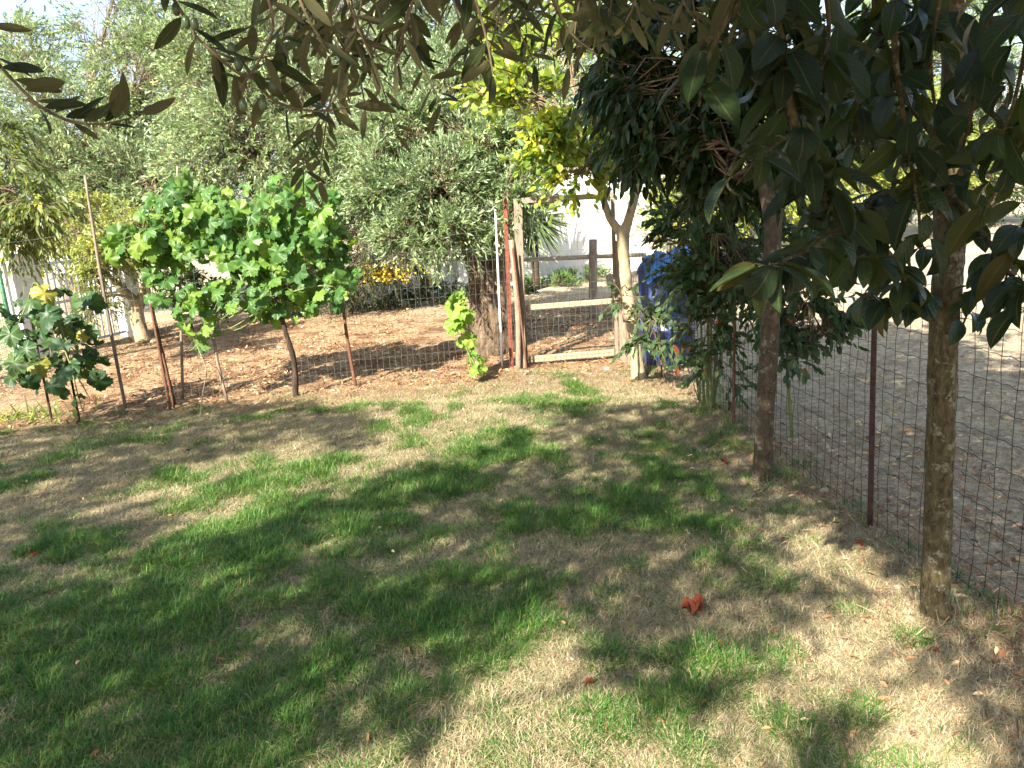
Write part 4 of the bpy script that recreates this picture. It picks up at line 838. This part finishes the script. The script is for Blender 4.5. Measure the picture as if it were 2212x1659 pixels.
tree('fruit_tree', 'tree with a grey brown trunk and dense dark drooping leaves, right of the gate',
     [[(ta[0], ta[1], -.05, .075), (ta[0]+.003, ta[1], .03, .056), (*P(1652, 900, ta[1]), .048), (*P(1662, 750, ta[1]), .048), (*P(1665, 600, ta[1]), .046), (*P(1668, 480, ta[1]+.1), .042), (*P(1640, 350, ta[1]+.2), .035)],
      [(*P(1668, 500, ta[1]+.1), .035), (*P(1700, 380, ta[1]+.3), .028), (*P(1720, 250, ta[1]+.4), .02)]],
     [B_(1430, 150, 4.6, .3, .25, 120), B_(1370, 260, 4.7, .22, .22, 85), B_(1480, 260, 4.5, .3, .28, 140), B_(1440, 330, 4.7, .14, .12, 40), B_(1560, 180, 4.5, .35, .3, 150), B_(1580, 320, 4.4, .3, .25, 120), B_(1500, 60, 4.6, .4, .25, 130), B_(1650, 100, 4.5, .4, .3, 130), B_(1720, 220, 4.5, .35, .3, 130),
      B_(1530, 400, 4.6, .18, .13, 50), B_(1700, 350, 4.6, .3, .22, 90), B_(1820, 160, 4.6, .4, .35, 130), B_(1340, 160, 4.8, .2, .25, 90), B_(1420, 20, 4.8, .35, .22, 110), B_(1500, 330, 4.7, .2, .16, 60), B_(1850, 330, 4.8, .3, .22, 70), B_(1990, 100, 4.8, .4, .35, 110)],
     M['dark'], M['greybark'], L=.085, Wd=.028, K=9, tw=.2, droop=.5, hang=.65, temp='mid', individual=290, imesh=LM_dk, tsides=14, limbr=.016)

# persimmon tree with large leaves
def knot(root, c, r, material):
    mb = MB(); t = np.linspace(0, math.pi, 9); p = np.linspace(0, 2*math.pi, 15)[:-1]; V = np.array([(math.sin(a)*math.cos(b), math.sin(a)*math.sin(b), math.cos(a)) for a in t for b in p])
    V = V*(1+.16*np.sin(V[:, 0:1]*7+V[:, 2:3]*9))*[r, r*.8, r*1.25]+c; ii = np.arange(9*14).reshape(9, 14); jj = np.roll(ii, -1, 1)
    mb.add(V, np.stack([ii[:-1], ii[1:], jj[1:], jj[:-1]], -1).reshape(-1, 4)); mb.build('knot', material, root)
LM_pr = leafmeshes('pr', [hileaf(ov, b_, fo, 12, .035, k) for k, (b_, fo) in enumerate(((.4, .15), (.9, .2), (1.3, .12), (.15, .25), (1.7, .18), (.6, .3)))], M['persimmon'])
tb = G(2022, 1335)
pr = thing('persimmon_tree', 'near persimmon tree with a mossy straight trunk and large glossy leaves', 'tree')
mb = MB(); tr = [(tb[0], tb[1], -.06, .085), (tb[0], tb[1], .015, .060), (*P(2020, 1280, tb[1]), .048), (*P(2030, 1000, tb[1]), .044), (*P(2040, 700, tb[1]), .045), (*P(2050, 560, tb[1]), .045), (*P(2052, 480, tb[1]), .050), (*P(2055, 300, tb[1]+.02), .036), (*P(2060, 80, tb[1]+.05), .03), (*P(2070, -160, tb[1]+.05), .02)]
limb(mb, tr, 24, 120, .07, 9); mb.build('trunk', M['persbark'], pr)
for kx, ky, kr in ((2058, 492, .034), (2030, 640, .020), (2046, 905, .013), (2012, 1110, .012), (2040, 780, .016)): knot(pr, P(kx, ky, tb[1]-.025), kr, M['persbark'])
PT = [[(1680, -60, 1.75), (1690, 100, 1.7), (1712, 250, 1.7), (1780, 430, 1.8), (1850, 455, 2.0), (1905, 540, 2.2), (1990, 640, 2.45), (2035, 690, 2.5)],
      [(1850, 450, 1.95), (1780, 520, 1.7), (1700, 560, 1.55), (1650, 580, 1.5)],
      [(1990, 640, 2.42), (1930, 650, 2.3), (1860, 640, 2.2)], [(2045, 420, 2.5), (2120, 500, 2.3), (2180, 590, 2.1), (2240, 640, 1.95)],
      [(2050, 330, 2.5), (1950, 200, 2.1), (1900, 60, 1.9), (1880, -60, 1.9)], [(2055, 250, 2.5), (2140, 120, 2.2), (2230, -20, 2.0)],
      [(1930, -60, 1.8), (1935, 130, 1.8), (1960, 300, 1.9), (1985, 460, 2.0)], [(2150, -60, 1.75), (2120, 150, 1.8), (2080, 320, 1.9)],
      [(1780, -60, 1.7), (1790, 80, 1.7), (1760, 190, 1.65)], [(2270, 150, 1.8), (2190, 330, 1.85), (2120, 470, 1.95)], [(2052, 760, 2.5), (2085, 690, 2.45), (2110, 620, 2.4)],
      [(1600, -60, 1.8), (1610, 60, 1.8), (1640, 170, 1.75)], [(2048, 380, 2.5), (1960, 400, 2.35), (1880, 440, 2.2), (1840, 540, 2.1)], [(1985, 460, 2.0), (1990, 520, 2.0), (2010, 560, 2.05)], [(2240, 420, 2.1), (2200, 520, 2.1), (2160, 640, 2.15)], [(2260, 640, 2.0), (2200, 680, 2.0)], [(1900, 20, 2.3), (1860, 200, 2.3), (1850, 330, 2.3)], [(1640, -60, 1.5), (1560, 60, 1.5), (1520, 160, 1.5), (1510, 230, 1.52)],
      [(1720, 280, 1.7), (1640, 340, 1.6), (1590, 400, 1.6)], [(1800, 430, 1.8), (1740, 330, 1.9), (1700, 220, 2.0)], [(2230, -60, 1.6), (2215, 100, 1.6), (2190, 220, 1.65), (2160, 300, 1.7)], [(2040, -60, 1.9), (2010, 120, 1.9), (2020, 260, 1.95), (2000, 380, 2.0)], [(1980, 640, 2.4), (1950, 600, 2.2), (1900, 560, 2.0), (1830, 560, 1.9)], [(2060, 40, 2.4), (2000, 60, 2.2), (1960, 20, 2.1)], [(2180, 200, 2.4), (2150, 300, 2.4), (2060, 420, 2.45)]]
PR0 = [.019, .006, .006, .010, .012, .012, .008, .008, .006, .008, .005, .006, .010, .004, .006, .004, .006, .006, .004, .006, .006, .006, .005, .008, .006]
lb = MB(); LP = []; LD = []; LN = []
for k, (p_, r0) in enumerate(zip(PT, PR0)):
    w = path(np.array([P(*q) for q in p_]), 26); rad = np.linspace(r0 if k else .007, r0*.4 if k else .02, 26); lb.add(*tubes(w[None], rad[None], 7, True), .5)
    L_ = np.linalg.norm(np.diff(w, axis=0), axis=1).sum(); K = max(4, int(L_/.0195))
    if k == 0: K = int(K*.8)
    t = np.sort(R.uniform(.05 if k else .0, 1 if k else .72, K)); i = np.minimum((t*25).astype(int), 24); base = w[i]; T = nrm(w[i+1]-w[i])
    az = np.arange(K)*2.4+R.random()*6; sd = np.stack([np.cos(az), np.sin(az)*.8, np.zeros(K)], -1); D = nrm(T*.15+sd*.75+np.array([0, 0, -.55])+R.normal(0, .28, (K, 3)))
    pet = base+nrm(sd+[0, 0, .2])*.022+R.normal(0, .004, (K, 3)); lb.add(*tubes(np.stack([base, (base+pet)/2+[0, 0, .003], pet], 1), .0014, 4), .9)
    LP.append(pet); LD.append(D); LN.append(nrm(np.array([0, -.3, 1.])+R.normal(0, .45, (K, 3))))
LP, LD, LN = map(np.concatenate, (LP, LD, LN)); Lz = R.uniform(.09, .16, len(LP)); ix = np.argsort(np.linalg.norm(LP-CAM, axis=1)/Lz); ex = ix[300:]; print('extra', len(ex))
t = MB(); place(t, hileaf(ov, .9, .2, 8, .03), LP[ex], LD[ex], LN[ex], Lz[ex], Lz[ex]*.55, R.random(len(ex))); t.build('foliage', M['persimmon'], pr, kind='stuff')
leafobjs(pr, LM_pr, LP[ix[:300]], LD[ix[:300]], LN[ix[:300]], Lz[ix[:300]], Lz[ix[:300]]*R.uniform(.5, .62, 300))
lb.build('limbs', M['persbark'], pr)
print('persimmon leaves', len(LP))

# ------------------------------------------------------------------ the trees the camera stands under
def shade_pts(nn, x0, x1, y0, y1, z0, z1, f, zt=0.):
    """points in the crown whose shadow falls on the ground where f says"""
    x = R.uniform(x0, x1, nn); y = R.uniform(y0, y1, nn); k = R.random(nn) < f(x, y); x, y = x[k], y[k]; z = R.uniform(z0, z1, len(x))
    Q = np.stack([x, y, 0*x+zt], -1)+SD[None]/SD[2]*(z-zt)[:, None]
    px, py, pz = proj(Q); vis = (pz > .05) & (px > -260) & (px < 2470) & (py > -230)
    far_ok = np.linalg.norm(Q-CAM, axis=1) > .9
    return Q[~vis & far_ok]
def wantshade(x, y):
    v = gridmap(LIT, x, y); s = np.clip((.46-v+(N4.fbm(x*3.4, y*3.4)-.5)*.8)*6, 0, 1)
    s = s*np.clip((back_y(x)+.05-y)/.25+(x > right_x(y))*4, 0, 1)
    return np.clip(s, 0, 1)
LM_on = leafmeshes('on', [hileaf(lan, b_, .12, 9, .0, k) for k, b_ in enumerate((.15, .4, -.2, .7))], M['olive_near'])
ov_ = thing('olive_tree', 'olive tree overhead whose twigs hang into the top of the view', 'tree', group=None)
tk = [(-4.3, -2.6, -.05, .17), (-4.2, -2.5, .8, .14), (-4.0, -2.3, 1.7, .12), (-3.8, -1.9, 2.6, .09)]
mb = MB(); limb(mb, tk, 14, 24, .12, 3); mb.build('trunk', M['olivebark'], ov_)
Q = shade_pts(15500, -6.2, 2.2, .6, 7.2, 2.75, 4.3, wantshade)
# shade over the right hand shrubs and the persimmon
def crownof(root, Q, leafm, L, Wd, K, tw, top, temp='lo', hang=.1, spread=5, pieces=None):
    n_ = len(Q); D0 = nrm(R.normal(size=(n_, 3))*[1, 1, .5]); W_ = twigs(Q-D0*tw*.5, D0, tw, .15); Pp, D, Nn = leaves_on(W_, K, 55, hang=hang, up=.8)
    cr = MB(); place(cr, LT[temp], Pp, D, Nn, L*R.uniform(.7, 1.2, len(Pp)), Wd, R.random(len(Pp))); cr.build('crown', leafm, root, kind=None)
    tb_ = MB(); V, F = tubes(W_, np.array([[.004, .0035, .003, .002, .0015]]), 3); tb_.add(V, F)
    cen = Q[R.choice(n_, min(spread*9, n_), replace=False)]
    if root is ov_: cen = cen[:26]
    for c in cen:
        mid = (np.array(top)+c)/2+R.normal(0, .15, 3)+[0, 0, .25]; tb_.add(*tubes(path([top, mid, c], 9)[None], np.linspace(.012, .004, 9)[None], 5))
    tb_.build('limbs', M['olivebark'], root)
crownof(ov_, Q, M['olive'], .07, .018, 14, .22, tk[-1][:3])
print('overhead twigs', len(Q))
def bs(x, y): return np.full_like(x, .9)
Qs = [shade_pts(1000, .3, 2.6, 3.4, 6.0, 4.0, 5.2, bs, zt=2.2), shade_pts(1300, .5, 3.0, 1.0, 3.8, 3.1, 4.4, bs, zt=1.7),
      shade_pts(1500, 1.7, 6.4, 2.0, 8.2, 2.9, 4.6, lambda x, y: np.clip((9.2-y-.35*x)/1.2, 0, 1)*np.clip((.66-N1.fbm(x*2.3, y*2.3))*7, 0, 1), zt=0.)]
Q = np.concatenate(Qs)
ov2 = thing('persimmon_tree', 'unseen persimmon tree added at the right to shade the yard, shrubs and near persimmon', 'tree')  # unseen tree added for its shade; crown follows the shade points above
tk2 = [(3.3, -.6, -.05, .09), (3.2, -.5, 1.0, .08), (3.1, -.4, 2.0, .07), (3.0, -.2, 2.9, .05)]
mb = MB(); limb(mb, tk2, 12, 20, .06, 3); mb.build('trunk', M['persbark'], ov2)
crownof(ov2, Q, M['dark'], .12, .06, 8, .35, tk2[-1][:3], 'mid', .4)

# near olive sprigs, leaf by leaf
sb = MB(); SP = []; SDr = []; SN = []; SL = []
TO = -FW
def sprig(pts, Llen=.062, gap=.017, rad=.0022, side='both', lean=.5, tipdown=0., spread=1.0, K=None):
    w = path(np.array([P(*q) for q in pts]), 22); sb.add(*tubes(w[None], np.linspace(rad*1.3, rad*.6, 22)[None], 6), .5)
    Ls = np.linalg.norm(np.diff(w, axis=0), axis=1).sum(); K = K or max(3, int(Ls/gap))
    for k in range(K):
        t = .08+.92*k/(K-1)+R.uniform(-.01, .01); i = min(int(t*21), 20); b_ = w[i]*(1-(t*21-i))+w[i+1]*(t*21-i) if i < 20 else w[21]; T = nrm(w[i+1]-w[i])
        view = nrm(b_-CAM); s_ = nrm(np.cross(T, view)); sg_ = (1 if k % 2 else -1) if side == 'both' else side
        if t > .97: sg_ *= .2
        a = R.normal(.95, .25)*spread
        d = T*math.cos(a)+s_*sg_*math.sin(a)+view*R.normal(0, .45)+np.array([0, 0, -1.])*tipdown
        SP.append(b_+nrm(d)*.004); SDr.append(nrm(d)); up_ = np.array([0, 0, 1.])*R.uniform(.35, 1)+view*R.normal(0, .6)+R.normal(0, .25, 3); SN.append(nrm(up_)); SL.append(Llen*R.uniform(.7, 1.15))
sprig([(-40, 90, 1.25), (20, 165, 1.25), (90, 232, 1.25), (150, 260, 1.25), (220, 268, 1.25), (300, 250, 1.25)], .07, .021, side=1, spread=.8, K=15)
sprig([(60, 215, 1.25), (150, 262, 1.25), (230, 268, 1.25)], .058, .05, side=-1, spread=.35, K=3)
sprig([(-60, -10, 1.2), (-30, 50, 1.2), (-10, 110, 1.2)], .06, .02)
sprig([(340, -60, 1.2), (395, 30, 1.2), (440, 95, 1.2), (520, 130, 1.22), (590, 120, 1.25)], .07, .017)
sprig([(440, 95, 1.2), (520, 160, 1.2), (600, 170, 1.25), (640, 150, 1.3)], .066, .018)
sprig([(560, -60, 1.15), (590, 50, 1.15), (560, 130, 1.15), (520, 190, 1.2)], .07, .018)
sprig([(520, 130, 1.25), (590, 215, 1.25), (680, 240, 1.3), (760, 230, 1.3)], .066, .018)
sprig([(820, -60, 1.8), (790, 80, 1.8), (720, 200, 1.8), (700, 300, 1.8), (690, 390, 1.85)], .058, .015, tipdown=.2)
sprig([(760, 30, 1.7), (740, 180, 1.7), (665, 300, 1.7), (655, 420, 1.75)], .058, .015, tipdown=.3)
sprig([(780, 60, 1.9), (830, 200, 1.9), (860, 300, 1.95)], .055, .015, tipdown=.2)
sprig([(860, -60, 1.6), (880, 60, 1.6), (930, 180, 1.6), (960, 230, 1.6)], .06, .016)
sprig([(700, -60, 1.4), (720, 60, 1.4), (770, 150, 1.45), (790, 230, 1.5)], .064, .016)
for k in range(46):
    x0 = 620+k*21.5+R.uniform(-20, 20); Y = R.uniform(1.15, 2.1); y1 = R.uniform(40, 150)*(1 if x0 < 1350 else .55); dx = R.uniform(-70, 90)
    sprig([(x0, -70, Y), (x0+dx*.4, y1*.2, Y), (x0+dx, y1, Y+.03)], .062, .017, tipdown=R.uniform(0, .4))
sprig([(1180, -60, 1.35), (1225, 60, 1.35), (1290, 120, 1.35)], .066, .016)
sprig([(1010, -60, 1.3), (1050, 80, 1.3), (1065, 160, 1.3)], .066, .016)
SP, SDr, SN, SL = map(np.array, (SP, SDr, SN, SL)); print('near olive leaves', len(SP))
dist = np.linalg.norm(SP-CAM, axis=1); ix = np.argsort(dist/SL); a, b_ = ix[:300], ix[300:]
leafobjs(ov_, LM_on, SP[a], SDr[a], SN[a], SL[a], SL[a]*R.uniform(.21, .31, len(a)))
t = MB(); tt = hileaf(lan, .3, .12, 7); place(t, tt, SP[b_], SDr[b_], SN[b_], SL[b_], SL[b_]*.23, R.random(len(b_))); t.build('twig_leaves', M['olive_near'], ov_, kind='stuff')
# limbs that carry the sprigs down from the crown
for q in ((340, -60, 1.2), (560, -60, 1.15), (820, -60, 1.8), (700, -60, 1.4), (860, -60, 1.6), (1180, -60, 1.35), (1010, -60, 1.3)):
    e = P(*q); sb.add(*tubes(path([tk[-1][:3], (np.array(tk[-1][:3])+e)/2+[0, 0, .5], e+[-.03, -.02, .12], e], 16)[None], np.linspace(.010, .003, 16)[None], 6), .5)
sb.build('sprigs', M['twig'], ov_)
for k, (px, py, Y) in enumerate(((402, 48, 1.18), (420, 52, 1.18), (500, 105, 1.2), (515, 140, 1.2), (590, 186, 1.22), (380, 20, 1.2), (770, 10, 1.5), (525, 228, 1.2), (568, 225, 1.2))):
    c = P(px, py, Y); t_ = np.linspace(0, math.pi, 9); V = np.array([(c[0]+.0062*math.sin(a)*math.cos(p), c[1]+.0062*math.sin(a)*math.sin(p), c[2]+.0092*math.cos(a)) for a in t_ for p in np.linspace(0, 2*math.pi, 11)[:-1]])
    ii = np.arange(90).reshape(9, 10); jj = np.roll(ii, -1, 1); mb = MB(); mb.add(V, np.stack([ii[:-1], ii[1:], jj[1:], jj[:-1]], -1).reshape(-1, 4)); mb.add(*tubes(np.array([[c+[0, 0, .009], c+[.002, 0, .02]]]), .0008, 3)); mb.build('olive', M['olivefruit'], ov_)

# ------------------------------------------------------------------ fallen leaves and stones
RL = [MB().add(*(lambda h: (h[0], h[1], .3+.2*k, h[2]))(hileaf(ov, b_, fo, 12, .14, k))).mesh('leaf', M['deadleaf']) for k, (b_, fo) in enumerate(((1.6, .7), (2.4, -.5), (.9, .9)))]
for lab, px, py, s, nl in (('large curled russet dead leaf on the lawn left of the mossy trunk', 1497, 1310, .115, 6), ('red dead leaf on the lawn left of the grey brown trunk', 1568, 992, .085, 2), ('orange curled leaf near the foot of the rusty rod', 1860, 1172, .075, 2),
                       ('small brown leaf in the light patch below the mossy trunk', 2035, 1412, .035, 1), ('small orange brown leaf on the lawn below the gate', 720, 872, .06, 1), ('dark russet leaf in the middle of the lawn', 1312, 1160, .05, 1), ('rusty leaf at the left side of the lawn', 80, 1195, .06, 1), ('brown leaf in the sunny patch at the bottom centre', 1265, 1472, .05, 1), ('pale brown leaf in front of the small vine', 1340, 1100, .04, 1)):
    g = G(px, py, .035); root = thing('fallen_leaf', lab, 'leaf', group='fallen leaves on the lawn')
    D = nrm(np.c_[R.normal(size=(nl, 2)), np.full(nl, .25)]); leafobjs(root, RL, np.repeat(g[None], nl, 0)-D*s*.4+R.normal(0, .008, (nl, 3))*[1, 1, .2], D, nrm(np.array([0, 0, 1.])+R.normal(0, .8, (nl, 3))), s*R.uniform(.6, 1, nl), s*.6, 'blade')
for lab, px, py, s in (('pale stone on the soil in front of the gate', 1312, 797, 3.2), ('white pebble near the foot of the mossy trunk', 2138, 1388, 2.0), ('small grey stone at the right fence', 1940, 1270, 1.8), ('dark grey rounded stone beyond the right fence', 1780, 1062, 2.4), ('stone on the ground near the white pillar', 335, 738, 6)):
    g = G(px, py, .0); o = bpy.data.objects.new('stone', PB[int(R.integers(4))].data); COL.objects.link(o); o.location = g+[0, 0, .004]; o.scale = (s, s, s); o.rotation_euler = (0, 0, R.random()*6); tag(o, lab, 'stone', 'loose stones')
# red leaves on the shrub
g_ = [P(1460, 765, 5.3), P(1468, 790, 5.3), P(1455, 745, 5.3)]
rt = thing('red_leaf_sprig', 'sprig of dark red leaves at the foot of the tall shrub', 'sprig')
leafobjs(rt, [MB().add(*(lambda h: (h[0], h[1], .0, h[2]))(hileaf(ov, .5, .2, 8, .03, 4))).mesh('leaf', M['deadleaf'])], np.array(g_), np.array([(.2, 0, -1), (-.3, 0, -1), (.5, -.2, -.8)]), np.array([(0, -1, .2)]*3), .085, .05)
mb = MB(); mb.add(*tubes(path([np.array([sg[0]-.05, sg[1], .0]), g_[1]+[.05, 0, 0], g_[0], g_[2]], 12)[None], .004, 5)); mb.build('stem', M['twig'], rt)
# strappy dry plant at the left fence
gd = G(45, 905); mb = MB(); nn_ = 90; D = nrm(R.normal(size=(nn_, 3))*[1, 1, .4]+[0, 0, .8]); S = gd+R.normal(0, .12, (nn_, 3))*[1.6, .8, 0]
sp2 = hileaf(lambda t: (1-t)**.7, bend=1.3, fold=.2, n=7); place(mb, sp2, S, D, nrm(np.array([0, 0, 1.])+R.normal(0, .3, (nn_, 3))), R.uniform(.15, .35, nn_), .02, R.random(nn_))
tag(mb.build('strappy_plant', M['yellowgreen']), 'pale strappy plant at the left end of the fence', 'plant')
